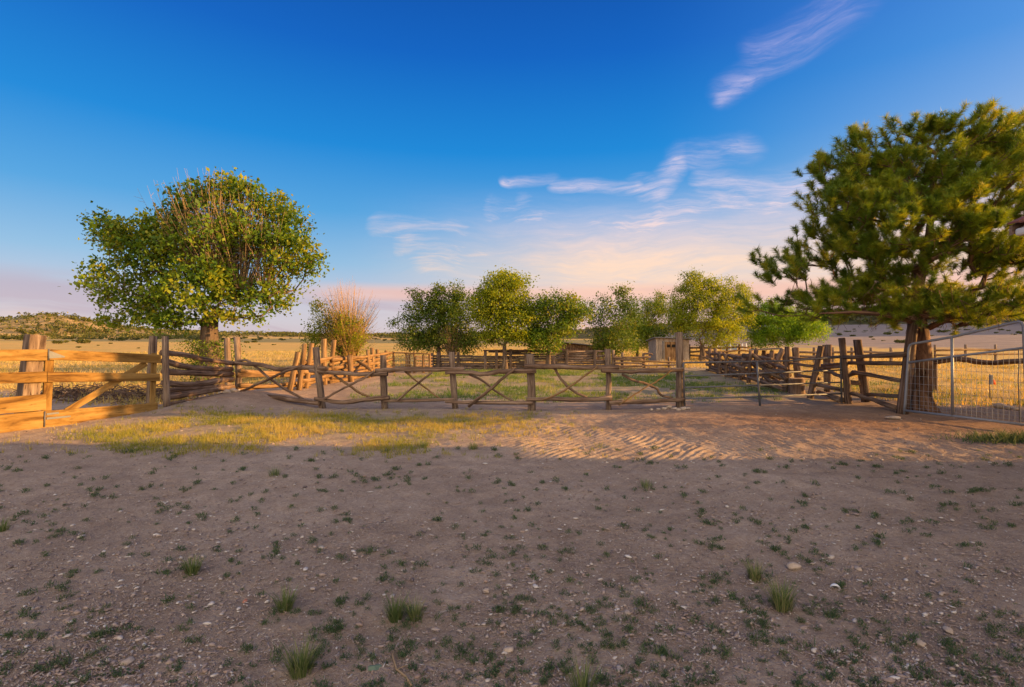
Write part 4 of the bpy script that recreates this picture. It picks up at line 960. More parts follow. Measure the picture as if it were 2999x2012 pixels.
# long pasture fences beyond the gate
def pasture(label, pts, d0, d1, nrail, nposts, r, z0, dz, mat='log'):
    t = thing('pasture_fence', label, 'fence', zg((pts[0]-1500)/F*d0, d0))
    for i in range(nposts):
        f = i/(nposts-1); d = d0+(d1-d0)*f; x0 = (pts[0]-1500)/F*d0; x1 = (pts[1]-1500)/F*d1; x = x0+(x1-x0)*f; y = d
        post(t, (x+.1, y+.1, z0+dz*nrail+GH(x, y)), (x+.1, y+.1, 0), r*1.2, mat='post')
    for q in range(nrail):
        a = zg((pts[0]-1500)/F*d0, d0, z0+dz*q); b = zg((pts[1]-1500)/F*d1, d1, z0+dz*q); pp = [a.lerp(b, i/5)+Vector((0, 0, random.gauss(0, .03))) for i in range(6)]
        for i in range(6): pp[i].z += 0
        log(t, pp, r, r*.9, mat, sub=3)
pasture('far pasture rail fence seen through the split rails left of the pine', (2330, 2668), 31, 29, 2, 7, .07, .45, .28)
pasture('thin grey rail fence running across the pasture behind the mesh gate', (2738, 3250), 31, 33, 2, 7, .06, .55, .3, 'log_pale')
pasture('broad dark rail just beyond the mesh gate right of the pine trunk', (2735, 3150), 14.5, 12.5, 1, 2, .075, .92, .0, 'dark_wood')
pasture('low rail fence behind the forked gold tree beside the shed', (2017, 2200), 37, 38, 3, 6, .07, .3, .27)

# ------------------------------------------------------------------ metal gates
pg = thing('pipe_gate', 'dark five-bar pipe gate closing the corral right of the tall post', 'gate', zg(5.5, 11.8))
def pgd(sx): k = (sx-1500)/F; xa, da, xb, db = (2003-1500)/F*11.45, 11.45, (2463-1500)/F*12.05, 12.05; s = (k*da-xa)/((xb-xa)-k*(db-da)); return da+(db-da)*s
def pw(sx, sy, o=0.0): return W(sx, sy, pgd(sx)+o)
mb = MB(); mb.tube([pw(2006, 1190), pw(2002, 1066), pw(2004, 1062.5), pw(2008, 1062), pw(2203, 1059), pw(2311, 1057), pw(2456, 1046), pw(2461, 1047), pw(2463, 1051), pw(2466, 1180)], .021, 10); mb.build('frame', M['pipe'], pg)
for y0, y1 in ((1101.5, 1083.5), (1135, 1119.5), (1168, 1153)): mb = MB(); mb.tube([pw(2005, y0), pw(2222, (y0+y1)/2+1), pw(2464, y1)], .018, 10); mb.build('bar', M['pipe'], pg)
mb = MB(); mb.tube([pw(2218, 1059, -.04), pw(2222, 1125, -.04), pw(2227, 1194, -.04)], .024, 10); mb.build('upright', M['pipe'], pg)

mg = thing('mesh_gate', 'galvanized steel gate with wire mesh and rising top rail by the pine', 'gate', zg(8.2, 9.4))
def mw(sx, sy, o=0.0):
    k = (sx-1500)/F; y = (7.87+0.4*10.26)/(k+0.4); return W(sx, sy, y+o)
mb = MB(); arc = [mw(2648, 1213), mw(2652, 1180), mw(2662, 1030), mw(2663.5, 1018), mw(2667, 1010), mw(2675, 1006.5), mw(2790, 987), mw(2900, 961), mw(2970, 944.5), mw(2984, 942), mw(2994, 945), mw(2999, 955), mw(3000, 980), mw(3010, 1246)]
mb.tube(arc, .024, 12); mb.build('frame', M['galv'], mg)
mb = MB(); mb.tube([mw(2658.5, 1062), mw(2790, 1044.5), mw(3003, 1018)], .021, 12); mb.build('bar', M['galv'], mg)
mb = MB(); mb.tube([mw(2649, 1202), mw(2790, 1218), mw(3008, 1245)], .024, 12); mb.build('bar', M['galv'], mg)
mb = MB(); mb.tube([mw(2789, 988), mw(2791, 1217)], .024, 12); mb.build('upright', M['galv'], mg)
mb = MB()
A0 = mw(2655, 1100); A1 = mw(3006, 1100); top0, top1, bot0, bot1 = mw(2658, 1062).z, mw(3003, 1018).z, mw(2649, 1202).z, mw(3008, 1245).z
nv = 24
for i in range(1, nv):
    f = i/nv; p = A0.lerp(A1, f); mb.tube([(p.x, p.y-.01, top0+(top1-top0)*f), (p.x, p.y-.01, bot0+(bot1-bot0)*f)], .0028, 5, cap=False)
for z in (.95, .8, .65, .52, .41, .32, .24, .17): mb.tube([(A0.x, A0.y-.016, z), (A1.x, A1.y-.016, z)], .0028, 5, cap=False)
mb.build('wire_mesh', M['galv'], mg)
mb = MB(); mb.tube([mw(2984, 1020, .02), mw(2986, 1060, .02), mw(2983, 1110, .02), mw(2988, 1238, .02)], .008, 6); mb.build('stay', M['pipe'], mg)

# ------------------------------------------------------------------ buildings
def shed():
    d = 34.0; x0 = (1922-1500)/F*d; x1 = (2019-1500)/F*d; h0, h1 = 1.56, 1.42; D = 1.9
    t = thing('wooden_shed', 'small grey wooden shed with a two-pane door behind the corral rails', 'shed', zg((x0+x1)/2, d)); z = GH(x0, d)-.08
    xs = x0
    mb = MB(); w = .17; x = x0
    while x < x1-.05:      # board and batten front
        xe = min(x+w-.008, x1); mb.box((x, d, z), (xe, d+.03+random.uniform(0, .006), h0-(x-x0)/(x1-x0)*(h0-h1)), 2); x += w
    y = d+.03
    while y < d+D: mb.box((x0-.0, y+.004, z), (x0+.03, y+w-.006, h0-.16*(y-d)/D), 2); y += w
    y = d+.03
    while y < d+D: mb.box((x1-.03, y+.004, z), (x1, y+w-.006, h1-.16*(y-d)/D), 2); y += w
    mb.box((x0+.03, d+D, z), (x1-.03, d+D+.03, h1-.2), 2)
    mb.build('wall', M['shed_wood'], t, smooth=False)
    mb = MB(); mb.hexa([(x0-.15, d-.2, h0+.02), (x0-.15, d+D+.2, h0-.22), (x0-.15, d+D+.2, h0-.17), (x0-.15, d-.2, h0+.07), (x1+.15, d-.2, h1+.06), (x1+.15, d+D+.2, h1-.2), (x1+.15, d+D+.2, h1-.15), (x1+.15, d-.2, h1+.11)])
    mb.build('roof', M['tin'], t, smooth=False)
    mb = MB(); xd = (1948-1500)/F*d; mb.box((xd, d-.035, z+.06), (xd+.78, d-.004, 1.3), 2); dr = mb.build('door', M['board' if 0 else 'log_pale'], t, bevel=.006)
    for k in range(2):
        mb = MB(); a = xd+.12+k*.33; mb.box((a, d-.048, .93), (a+.22, d-.037, 1.12), 0); mb.off = t.location.copy(); mb.build('pane', M['dark'], dr, smooth=False)
    mb = MB(); mb.tube([(xd-.14, d-.04, 1.35), (xd-.14, d-.04, .2)], .03, 8); mb.build('downpipe', M['tin'], t)
shed()
def barn():
    d = 32.0; xa = (1640-1500)/F*d; xb = (1770-1500)/F*d; t = thing('low_barn', 'long low barn with a sloping dark tin roof behind the plank fence', 'barn', zg((xa+xb)/2, d+1.5)); z = -.1
    ha, hb = EYE-(1001-HZ)/F*d, EYE-(1016-HZ)/F*d
    mb = MB(); n = 26
    for i in range(n):
        x = xa+(xb-xa)*i/n; hh = ha+(hb-ha)*i/n; mb.box((x, d, z), (x+(xb-xa)/n-.01, d+.04+random.uniform(0, .01), hh-.04), 2)
    mb.box((xa, d+.05, z), (xa+.05, d+3, ha-.1), 1); mb.box((xb-.05, d+.05, z), (xb, d+3, hb-.1), 1); mb.box((xa, d+3, z), (xb, d+3.05, hb-.12), 0)
    mb.build('wall', M['dark_wood'], t, smooth=False)
    mb = MB(); mb.hexa([(xa-.25, d-.35, ha), (xa-.25, d+3.3, ha-.1), (xa-.25, d+3.3, ha-.05), (xa-.25, d-.35, ha+.05), (xb+.2, d-.35, hb), (xb+.2, d+3.3, hb-.1), (xb+.2, d+3.3, hb-.05), (xb+.2, d-.35, hb+.05)])
    mb.build('roof', M['tin'], t, smooth=False)
    mb = MB(); mb.tube([(xb+.1, d-.2, hb), (xb+.2, d-.2, hb-.15), (xb+.15, d-.2, hb-.4)], .02, 6); mb.build('downpipe', M['white'], t)
barn()
def far_shed():
    d = 62.0; P = lambda sx: (sx-1500)/F*d; z = GH(P(2140), d); t = thing('blue_shelter', 'far pale blue open shelter with white posts under the trees', 'shelter', (P(2140), d, z))
    mb = MB(); mb.box((P(2128), d+1.2, z), (P(2172), d+1.25, z+.85), 0); mb.build('wall', M['blue'], t, smooth=False)
    for sx in (2101, 2127, 2140, 2167, 2175, 2186): mb = MB(); mb.tube([(P(sx), d, z-.1), (P(sx), d, z+.95)], .07, 8); mb.build('post', M['white'], t)
    mb = MB(); mb.box((P(2099), d-.1, z+.96), (P(2190), d+1.6, z+1.03), 0); mb.build('roof', M['tin'], t, smooth=False)
    mb = MB(); mb.box((P(2099), d-.03, z+.42), (P(2188), d+.03, z+.5), 0); mb.build('rail', M['white'], t, smooth=False)
far_shed()

# the house at the right, of which only the eave tip shows
def house():
    t = thing('house', 'ranch house of which only a rusty red eave corner shows at the right edge', 'house', (11, -1, 0))
    ye, xe, ze = 6.75, 6.53, 3.02; s = math.tan(R(25)); xr = 11.2; zr = ze+(xr-xe)*s; xw2 = 2*xr-xe; y0 = -10.0
    mb = MB(); mb.box((xe+.65, y0+.4, -.1), (xe+.8, ye-.6, ze+.05), 1); mb.box((xw2-.8, y0+.4, -.1), (xw2-.65, ye-.6, ze+.05), 1)
    for y in (ye-.75, y0+.4):   # gable walls
        mb.box((xe+.8, y, -.1), (xw2-.8, y+.15, ze+.05), 0)
        b = len(mb.v); mb.v += [Vector(p) for p in ((xe+.8, y, ze+.05), (xw2-.8, y, ze+.05), (xr, y, zr-.15), (xe+.8, y+.15, ze+.05), (xw2-.8, y+.15, ze+.05), (xr, y+.15, zr-.15))]
        for f in ((0, 1, 2), (5, 4, 3)): mb.face(tuple(b+i for i in f), [(0, 0)]*3)
        for f in ((0, 2, 5, 3), (2, 1, 4, 5), (1, 0, 3, 4)): mb.face(tuple(b+i for i in f), [(0, 0)]*4)
    mb.build('wall', M['stucco'], t, smooth=False)
    mb = MB()
    for sg in (1, -1):
        # corrugated sheet: narrow ribs running down the slope
        n = 110
        for i in range(n):
            ya = y0+(ye-y0)*i/n; yb = y0+(ye-y0)*(i+1)/n; up = .012 if i % 2 else 0
            A = (xe if sg == 1 else xw2, ze+.03+up); B = (xr, zr+.03+up)
            mb.hexa([(A[0], ya, A[1]-.02), (A[0], yb, A[1]-.02), (A[0], yb, A[1]), (A[0], ya, A[1]), (B[0], ya, B[1]-.02), (B[0], yb, B[1]-.02), (B[0], yb, B[1]), (B[0], ya, B[1])])
    mb.build('roof', M['rust'], t, smooth=False)
    mb = MB(); mb.hexa([(xe+.02, ye-.045, ze-.12), (xe+.02, ye-.005, ze-.12), (xe+.02, ye-.005, ze+.003), (xe+.02, ye-.045, ze+.003), (xr, ye-.045, zr-.15), (xr, ye-.005, zr-.15), (xr, ye-.005, zr+.0), (xr, ye-.045, zr+.0)])
    mb.build('barge_board', M['dark_wood'], t, smooth=False)
    mb = MB(); mb.beam((xe+.08, y0+.1, ze-.09), (xe+.08, ye-.06, ze-.09), .10, .10); mb.build('gutter', M['white'], t, bevel=.03)
    mb = MB(); mb.hexa([(xe+.14, y0, ze-.03), (xe+.14, ye-.05, ze-.03), (xe+.14, ye-.05, ze-.01), (xe+.14, y0, ze-.01), (xe+.8, y0, ze+.27), (xe+.8, ye-.05, ze+.27), (xe+.8, ye-.05, ze+.29), (xe+.8, y0, ze+.29)])
    mb.build('soffit', M['white'], t, smooth=False)
house()

# ------------------------------------------------------------------ small things
def lump(name, label, loc, sx, sy, sz, mat, cat='stone', group=None, seed=0, rough=.16, rz=0.0, sink=.3):
    r = random.Random(seed); bm_v = []; import bmesh
    bm = bmesh.new(); bmesh.ops.create_icosphere(bm, subdivisions=3, radius=1.0)
    k1 = Vector((r.random()*9, r.random()*9, r.random()*9))
    from mathutils import noise
    for v in bm.verts:
        n = noise.noise(v.co*1.3+k1)*rough*2+noise.noise(v.co*4+k1)*rough*.5; v.co = v.co*(1+n); v.co.x *= sx; v.co.y *= sy; v.co.z = v.co.z*sz
    me = bpy.data.meshes.new(name); bm.to_mesh(me); bm.free(); me.materials.append(M[mat]); me.polygons.foreach_set('use_smooth', [True]*len(me.polygons))
    o = bpy.data.objects.new(name, me); link(o); o.location = (loc[0], loc[1], GH(loc[0], loc[1])+sz*(1-sink*1.2)); o.rotation_euler = (0, 0, rz)
    return tag(o, label, cat, group)
stones = [(1813*1.2833, 1290*1.2833, .045, .028, .025, 'smooth tan oval stone on the dirt behind two grass tufts', 'rock'),
          (1432*1.2833, 1400*1.2833, .022, .016, .011, 'small pale round pebble in the middle of the foreground dirt', 'rock'),
          (1958*1.2833, 1292*1.2833, .03, .018, .012, 'flat pale stone among weeds at the right', 'rock'),
          (2165*1.2833, 1436*1.2833, .033, .02, .013, 'flat light grey stone near the right edge among weeds', 'rock'),
          (2100*1.2833, 1470*1.2833, .028, .022, .015, 'rounded brownish stone at lower right', 'rock'),
          (290*1.2833, 1510*1.2833, .032, .02, .015, 'buff stone at the lower left bottom edge', 'rock'),
          (1110*1.2833, 1350*1.2833, .02, .017, .012, 'round tan pebble near the central grass tufts', 'rock'),
          (560*1.2833, 1372*1.2833, .025, .012, .007, 'reddish tile shard lying left of the leaning grass tuft', 'terracotta'),
          (1160*1.2833, 1485*1.2833, .03, .018, .013, 'pale flat stone below the centre twig', 'rock')]
for i, (sx, sy, a, b, c, lab, mt) in enumerate(stones): p = G(sx, sy); lump('stone' if mt == 'rock' else 'tile_shard', lab, p, a, b, c, mt, 'stone' if mt == 'rock' else 'shard', seed=i, rz=random.random()*3)
# shell: curved open cup
def shell():
    p = G(1907*1.2833, 1338*1.2833); mb = MB(); n = 10; V = []
    for i in range(6):
        th = i/5*1.5
        for j in range(n+1):
            ph = j/n*math.pi*1.25; V.append((.026*math.sin(th)*math.cos(ph), .026*math.sin(th)*math.sin(ph), .026*math.cos(th)+.004))
    Fq = [(i*(n+1)+j, i*(n+1)+j+1, (i+1)*(n+1)+j+1, (i+1)*(n+1)+j) for i in range(5) for j in range(n)]
    me = bpy.data.meshes.new('shell'); me.from_pydata(V, [], Fq); me.materials.append(M['bone']); o = bpy.data.objects.new('shell', me); link(o)
    md = o.modifiers.new('thick', 'SOLIDIFY'); md.thickness = .003; o.location = (p.x, p.y, GH(p.x, p.y)); o.rotation_euler = (.9, .2, 2.6); tag(o, 'broken white shell curled open on the dirt at the right', 'shell')
shell()
# rocks piled at the tall post and under the corner post
for i, (sx, sy, a) in enumerate(((1942, 1196, .06), (1956, 1192, .07), (1972, 1197, .06), (1984, 1200, .05), (1999, 1199, .08), (2012, 1196, .05), (1925, 1198, .05), (1905, 1199, .045))):
    p = G(sx, sy); lump('rock', ['third pale rock from the left in the trail at the tall gate post', 'fourth pale rock from the left, biggest left of the tall post', 'fifth pale rock from the left, just left of the tall post foot', 'small pale rock touching the left side of the tall post foot', 'biggest pale rock, right in front of the tall post foot', 'small pale rock right of the tall post under the pipe gate', 'second pale rock from the left in the trail toward the tall post', 'leftmost pale rock of the trail that leads to the tall post'][i], (p.x, p.y-.1), a, a*.8, a*.55, 'rock', 'rock', 'rocks at the foot of the tall post', seed=40+i)
for i, (sx, sy, a) in enumerate(((658, 1160, .1), (672, 1166, .09), (690, 1163, .10), (705, 1158, .07))):
    p = G(sx, sy); lump('rock', ['leftmost rock under the corner post of log and pole fence', 'second rock from the left under the fence corner post', 'rock directly below the fence corner post', 'small rock at the right of the fence corner post foot'][i], (p.x+.1, p.y-.3), a, a*.8, a*.7, 'rock', 'rock', 'rocks under the corner post', seed=60+i)
lump('rock', 'brown boulder lying among the logs of the stacked fence', G(2275, 1126)+Vector((.3, .5, 0)), .2, .16, .13, 'rock', 'rock', seed=80)
lump('rock', 'flat pale rock at the foot of the leaning post by the pine', G(2617, 1228), .13, .08, .04, 'rock', 'rock', seed=81)
for i, (sx, sy, a) in enumerate(((2922, 1205, .13), (2950, 1210, .10), (2908, 1200, .08), (2972, 1213, .08))):
    p = G(sx, sy+14); lump('rock', ['largest grey rock of the low heap beyond the mesh gate', 'second grey rock of the heap beyond the mesh gate, right of the largest', 'leftmost grey rock of the heap beyond the mesh gate', 'rightmost grey rock of the heap beyond the mesh gate'][i], (p.x+1.2, p.y+1.2), a, a*.7, a*.5, 'rock', 'rock', 'rocks beyond the mesh gate', seed=90+i)
# stump
p = G(2333, 1151); st = thing('chopping_stump', 'upright cut log stump standing beside the stacked-log fence', 'stump', (p.x, p.y, GH(p.x, p.y)))
mb = MB(); mb.tube([Vector((p.x, p.y, -.05)), Vector((p.x, p.y, .12)), Vector((p.x, p.y, .41))], [.22, .205, .20], 18, .08, cap=False); mb.build('bark', M['log'], st)
mb = MB(); mb.tube([Vector((p.x, p.y, .38)), Vector((p.x, p.y, .417))], [.19, .188], 18, .04); mb.build('cut_top', M['cutwood'], st, smooth=False)
# utility marker with orange flag
p = W(2900, 1185, 13.2); um = thing('utility_marker', 'small grey box on a thin stake with an orange flag beyond the mesh gate', 'marker', (p.x, p.y, GH(p.x, p.y)))
mb = MB(); mb.tube([(p.x, p.y, -.1), (p.x, p.y, .62)], .012, 8); mb.build('stake', M['pipe'], um)
mb = MB(); mb.box((p.x-.045, p.y-.06, .36), (p.x+.035, p.y-.015, .60), 2); mb.build('box', M['greybox'], um, bevel=.008)
mb = MB(); mb.hexa([(p.x+.04, p.y-.03, .36), (p.x+.04, p.y-.024, .36), (p.x+.045, p.y-.024, .49), (p.x+.045, p.y-.03, .49), (p.x+.11, p.y-.05, .35), (p.x+.11, p.y-.044, .35), (p.x+.085, p.y-.044, .47), (p.x+.085, p.y-.05, .47)]); mb.build('flag', M['orange'], um)
# crooked twig and leaf pad on the ground
def gpt(sx, sy, up=.012): q = G(sx, sy); return Vector((q.x, q.y, GH(q.x, q.y)+up))
mb = MB(); mb.tube([gpt(1158, 1893), gpt(1150, 1925), gpt(1163, 1965), gpt(1190, 1985), (gpt(1205, 2012))], [.003, .0045, .005, .005, .006], 7, .1)
mb.tube([gpt(1163, 1965), gpt(1185, 1955), gpt(1210, 1948)], [.003, .0025, .0015], 6); o = mb.build('twig', M['twig_pale'], origin=gpt(1160, 1960)); tag(o, 'crooked grey twig lying on the dirt at bottom centre', 'twig')
def pad():
    q = G(1097, 1958); n = 14; V = [(0, 0, .012)]+[((.030+.006*math.cos(2*a))*math.cos(a), .022*math.sin(a), .004+.003*math.sin(3*a)) for a in [2*math.pi*i/n for i in range(n)]]
    me = bpy.data.meshes.new('leaf'); me.from_pydata(V, [], [(0, i+1, (i+1) % n+1) for i in range(n)]); me.materials.append(plain_mat('dull_green_leaf', (0.14, 0.19, 0.12), .6, 20, .2))
    o = bpy.data.objects.new('fallen_leaf', me); link(o); md = o.modifiers.new('thick', 'SOLIDIFY'); md.thickness = .002; o.location = (q.x, q.y, GH(q.x, q.y)+.006); o.rotation_euler = (.1, .1, .4); tag(o, 'oval dull green leaf lying left of the crooked twig', 'leaf')
pad()
# brush pile behind the board gate
bp = MB()
for _ in range(420):
    f = random.random(); x = -12.2+f*3.6+random.gauss(0, .3); y = 13.4+random.gauss(0, .5)-f*.2; z = min(.25, abs(random.gauss(0, .11))); a = random.uniform(0, 6.28); l = random.uniform(.15, .7)
    bp.tube([Vector((x, y, z+.03)), Vector((x+math.cos(a)*l*.5, y+math.sin(a)*l*.5, z+.05+random.gauss(0, .05))), Vector((x+math.cos(a)*l, y+math.sin(a)*l, z+random.gauss(0, .06)))], [.012, .01, .004], 4, 0)
o = bp.build('brush_pile', M['dark_wood'], origin=(-10.4, 13.4, 0)); tag(o, 'low heap of dead brown brushwood behind the board gate', 'brush pile', kind='stuff')

# ------------------------------------------------------------------ shrubs on the plain and woodland on the hills
def shrub_mesh(name, seed, n=520, flat=.75):
    r = np.random.default_rng(seed); L = []
    for _ in range(7): c = r.normal(size=3)*np.array([.42, .42, .2]); L.append((c[0], c[1], .42*flat+abs(c[2])*.8, .46, .46, .34*flat, n//7))
    P = lobes_points(L); P[:, 2] = np.maximum(P[:, 2], .03)
    V, Q = leaf_quads(P, .20, aspect=.8); o = npmesh(name, V, Q, M['juniper'], None, np.repeat(rng.random(len(P)), 4)); me = o.data; bpy.data.objects.remove(o); return me
SM = [shrub_mesh('juniper_shrub', s) for s in (1, 2, 3)]
def shrub(x, y, s, label, group, z=None):
    o = bpy.data.objects.new('juniper_shrub', random.choice(SM)); link(o); o.location = (x, y, (GH(x, y) if z is None else z)-.05*s)
    o.scale = (s, s, s*random.uniform(.75, 1.0)); o.rotation_euler = (0, 0, random.random()*6.28); tag(o, label, 'shrub', group)
def gp(sx, d): return ((sx-1500)/F*d, d)
RL = 'junipers on the shaded right plain'; LL = 'junipers on the golden left plain'
named_r = [(2638, 112, 1.25, 'biggest round juniper on the shaded right plain, just left of the pine trunk'), (2603, 175, 1.35, 'second biggest juniper on the right plain, left of and above the biggest'), (2760, 190, 1.6, 'round juniper on the shaded plain just right of the pine trunk'),
           (2498, 165, .95, 'medium juniper on the shaded plain above the two dark split-rail posts'), (2550, 150, .6, None), (2557, 135, .45, None), (2628, 190, .8, None), (2641, 230, 1.0, None), (2830, 215, .8, None), (2932, 205, .8, None), (2975, 150, .5, None), (2990, 160, 1.1, None), (2458, 200, .6, None), (2585, 125, .3, None), (2695, 240, .6, None)]
for sx, d, s_, lab in named_r:
    x, y = gp(sx, d*.82); shrub(x, y, s_, lab or 'small dark round juniper on the shaded plain at the right', RL)
for i in range(26):
    sx = random.uniform(2400, 2999); d = random.uniform(150, 330); x, y = gp(sx, d*.82)
    shrub(x, y, random.uniform(.35, .9), 'small dark round juniper on the shaded plain at the right', RL)
named_l = [(168, 118, 1.3, 'low wide juniper on the golden plain right of the square timber post'), (246, 126, 1.9, 'wide double juniper on the golden plain above the gate middle'), (355, 180, 2.2, 'tall juniper on the golden plain above the gate brace'), (64, 200, 3.2, 'largest juniper on the golden plain left of the square timber post'),
           (407, 76, .28, None), (233, 82, .5, None), (287, 100, .35, None), (322, 122, .6, None), (397, 215, 1.7, None), (214, 160, .9, None), (545, 150, .8, None), (800, 110, .4, None), (726, 140, 1.0, None), (745, 150, 1.1, None), (760, 118, .35, None), (700, 160, .7, None), (20, 230, 2.2, None), (105, 215, 2.4, None)]
for sx, d, s_, lab in named_l:
    x, y = gp(sx, d); shrub(x, y, s_, lab or 'olive juniper dotted over the golden plain at the left', LL)
for i in range(60):
    sx = random.uniform(-60, 1200); d = random.uniform(210, 380); x, y = gp(sx, d)
    shrub(x, y, random.uniform(.8, 2.2), 'olive juniper dotted over the golden plain at the left', LL)
def woods(name, pts, size, label, k=26, leaf=.9):
    P = np.asarray(pts); C = np.repeat(P, k, axis=0); s = np.repeat(size*rng.uniform(.5, 1.3, len(P)), k)[:, None]
    off = rand_unit(len(C))*(rng.random((len(C), 1))**.5)*s*np.array([1, 1, .75]); off[:, 2] = off[:, 2]+s[:, 0]*.5
    V, Q = leaf_quads(C+off, leaf, aspect=.85); o = npmesh(name, V, Q, M['juniper'], None, np.repeat(rng.random(len(C)), 4)); tag(o, label, 'woodland', kind='stuff')
def on_hill(HVv, n, fr=(0, 1)):
    idx = rng.integers(0, len(HVv), n*4); P = HVv[idx]; zz = P[:, 2]; ok = zz > H(P[:, 0], P[:, 1])+0.3; P = P[ok]
    P = P[np.hypot(P[:, 0], P[:, 1]) < fr[1]] if fr[1] > 1 else P
    nse = fbm(P[:, 0]*.02, P[:, 1]*.02, 3, 60); P = P[rng.random(len(P)) < sstep(nse, .3, .6)+.15]; P = P[:n].copy(); P[:, :2] += rng.normal(size=(len(P), 2))*5.0; return P
woods('woodland', on_hill(HV[0], 2300, (0, 500)), 1.9, 'scattered junipers covering the rocky hill at the far left', 16, .9)
pl = []
for _ in range(900):
    sx = rng.uniform(-100, 700); d = rng.uniform(250, 420)
    if fbm(sx*.012, d*.02, 3, 70) < .42+.12*(sx > 450): continue
    x, y = gp(sx, d); pl.append((x, y, GH(x, y)))
woods('woodland', pl, 2.6, 'band of olive scrub trees at the foot of the left hill', 26, .8)
woods('woodland', on_hill(HV[1], 1500, (0, 920)), 3.2, 'distant dark scrub along the low ridge behind the left fences', 12, 1.8)
woods('woodland', on_hill(HV[2], 1200, (0, 1120)), 4.0, 'distant wooded ridge behind the middle row of trees', 10, 2.4)
woods('woodland', on_hill(HV[3], 2600, (0, 660)), 2.6, 'dark woodland on the shaded hill at the right', 14, 1.4)

# ------------------------------------------------------------------ grass
def patch(n, x0, x1, y0, y1, dens, ybias=1.0):
    x = rng.uniform(x0, x1, n); y = y0+(y1-y0)*rng.random(n)**ybias; k = rng.random(n) < dens(x, y); return x[k], y[k]
def zone(x, y): return H(x, y)+np.where(np.hypot(x, y) > 0, 0, 0)
def grass(name, x, y, h, w, mat, label, lean=.35, dark=0.0, vb=0.0):
    P = np.stack([x, y, H(x, y)-.004], 1); V, T = blades(P, h, w, lean)
    cl = fbm(x*1.3, y*1.3, 3, 88); var = np.clip(.55*sstep(cl, .25, .75)+.5*rng.random(len(x))-.05+vb, 0, 1)
    o = npmesh(name, V, T, M[mat], None, np.repeat(var, 3)); tag(o, label, 'grass', kind='stuff')
def tufted(x, y, per, r):
    x = np.repeat(x, per); y = np.repeat(y, per); return x+rng.normal(0, r, len(x)), y+rng.normal(0, r, len(y))
edge = lambda x, y: sstep(fbm(x*.9, y*.9, 4, 12), .40, .60)
d1 = lambda x, y: np.clip(edge(x, y)*(sstep(x, -7.8, -5.8)*(1-sstep(x, -1.6, 1.0)))*sstep(y, 6.6, 7.4)*(1-sstep(y, 9.6, 11.0))*1.0+.04*(x < 1.5), 0, 1)
x, y = patch(10500, -7.7, 2.2, 6.6, 11.2, d1); x, y = tufted(x, y, 11, .03); grass('grass', x, y, .062, .007, 'grass', 'short yellow-green grass strip in front of the pole fence')
d2 = lambda x, y: edge(x*.7, y*.7)*sstep(y, 11.8, 13.6)*(1-sstep(y, 24.3, 25))*sstep(x, -5.6+(20-y)*.12, -3.0)*(1-sstep(x, 7.0, 8.2))
x, y = patch(11000, -5, 8.6, 11.8, 25.2, d2); x, y = tufted(x, y, 8, .05); grass('grass', x, y, .085, .014, 'grass_green', 'patchy green grass inside the corral behind the pole fence', vb=.1)
d3 = lambda x, y: .35+.65*edge(x*.5, y*.5)
x, y = patch(10000, -40, -8.0, 12, 60, d3, 1.5); x, y = tufted(x, y, 6, .12); grass('dry_grass', x, y, .16, .03, 'drygrass', 'golden dry pasture grass beyond the left fences')
x, y = patch(7000, 9.3, 34, 11.6, 55, d3, 1.4); x, y = tufted(x, y, 6, .12); grass('dry_grass', x, y, .13, .026, 'drygrass', 'dry pasture grass beyond the mesh gate and pine', vb=-.1)
x, y = patch(8000, -9, 30, 26.3, 75, d3, 1.4); x, y = tufted(x, y, 6, .15); grass('dry_grass', x, y, .18, .04, 'drygrass', 'dry golden grass on the flat behind the plank fence')
x, y = patch(900, 9.5, 20, 11.5, 18, lambda x, y: edge(x*.8, y*.8)); x, y = tufted(x, y, 10, .06); grass('grass', x, y, .12, .012, 'grass_green', 'green weedy grass patches behind the mesh gate')

# bunch grasses of the foreground: each one a thing
def bunch(sx, sy, h, r, n, label, lean=.4, pal=0.0):
    q = G(sx, sy); x0, y0 = q.x, q.y; z0 = GH(x0, y0); a = rng.random(n)*6.28; rr = r*np.sqrt(rng.random(n)); P = np.stack([np.cos(a)*rr, np.sin(a)*rr, np.zeros(n)-.005], 1)
    out = np.stack([np.cos(a), np.sin(a), np.zeros(n)], 1)*(.25+.9*(rr/r))[:, None]*lean*1.25+rng.normal(size=(n, 3))*.19; out[:, 2] = 0
    hh = (h*rng.uniform(.35, 1.25, n)**1.1)[:, None]; s = np.stack([np.cos(a+1.57), np.sin(a+1.57), np.zeros(n)], 1); w = .0016
    mid = P+np.array([0, 0, .55])*hh+out*hh*.35; tip = P+np.array([0, 0, 1.0])*hh+out*hh
    V = np.stack([P-s*w, P+s*w, mid+s*w*.8, mid-s*w*.8, tip], 1).reshape(-1, 3); b = np.arange(n)*5
    Q = np.concatenate([np.stack([b, b+1, b+2, b+3], 1), np.stack([b+3, b+2, b+4, b+4], 1)])
    T = np.concatenate([np.stack([b, b+1, b+2], 1), np.stack([b, b+2, b+3], 1), np.stack([b+3, b+2, b+4], 1)])
    o = npmesh('bunchgrass', V, T, M['bunch'], None, np.repeat(np.clip(rng.random(n)*.85+pal, 0, 1), 5), loc=(x0, y0, z0)); tag(o, label, 'grass tuft')
VS = 1.2833
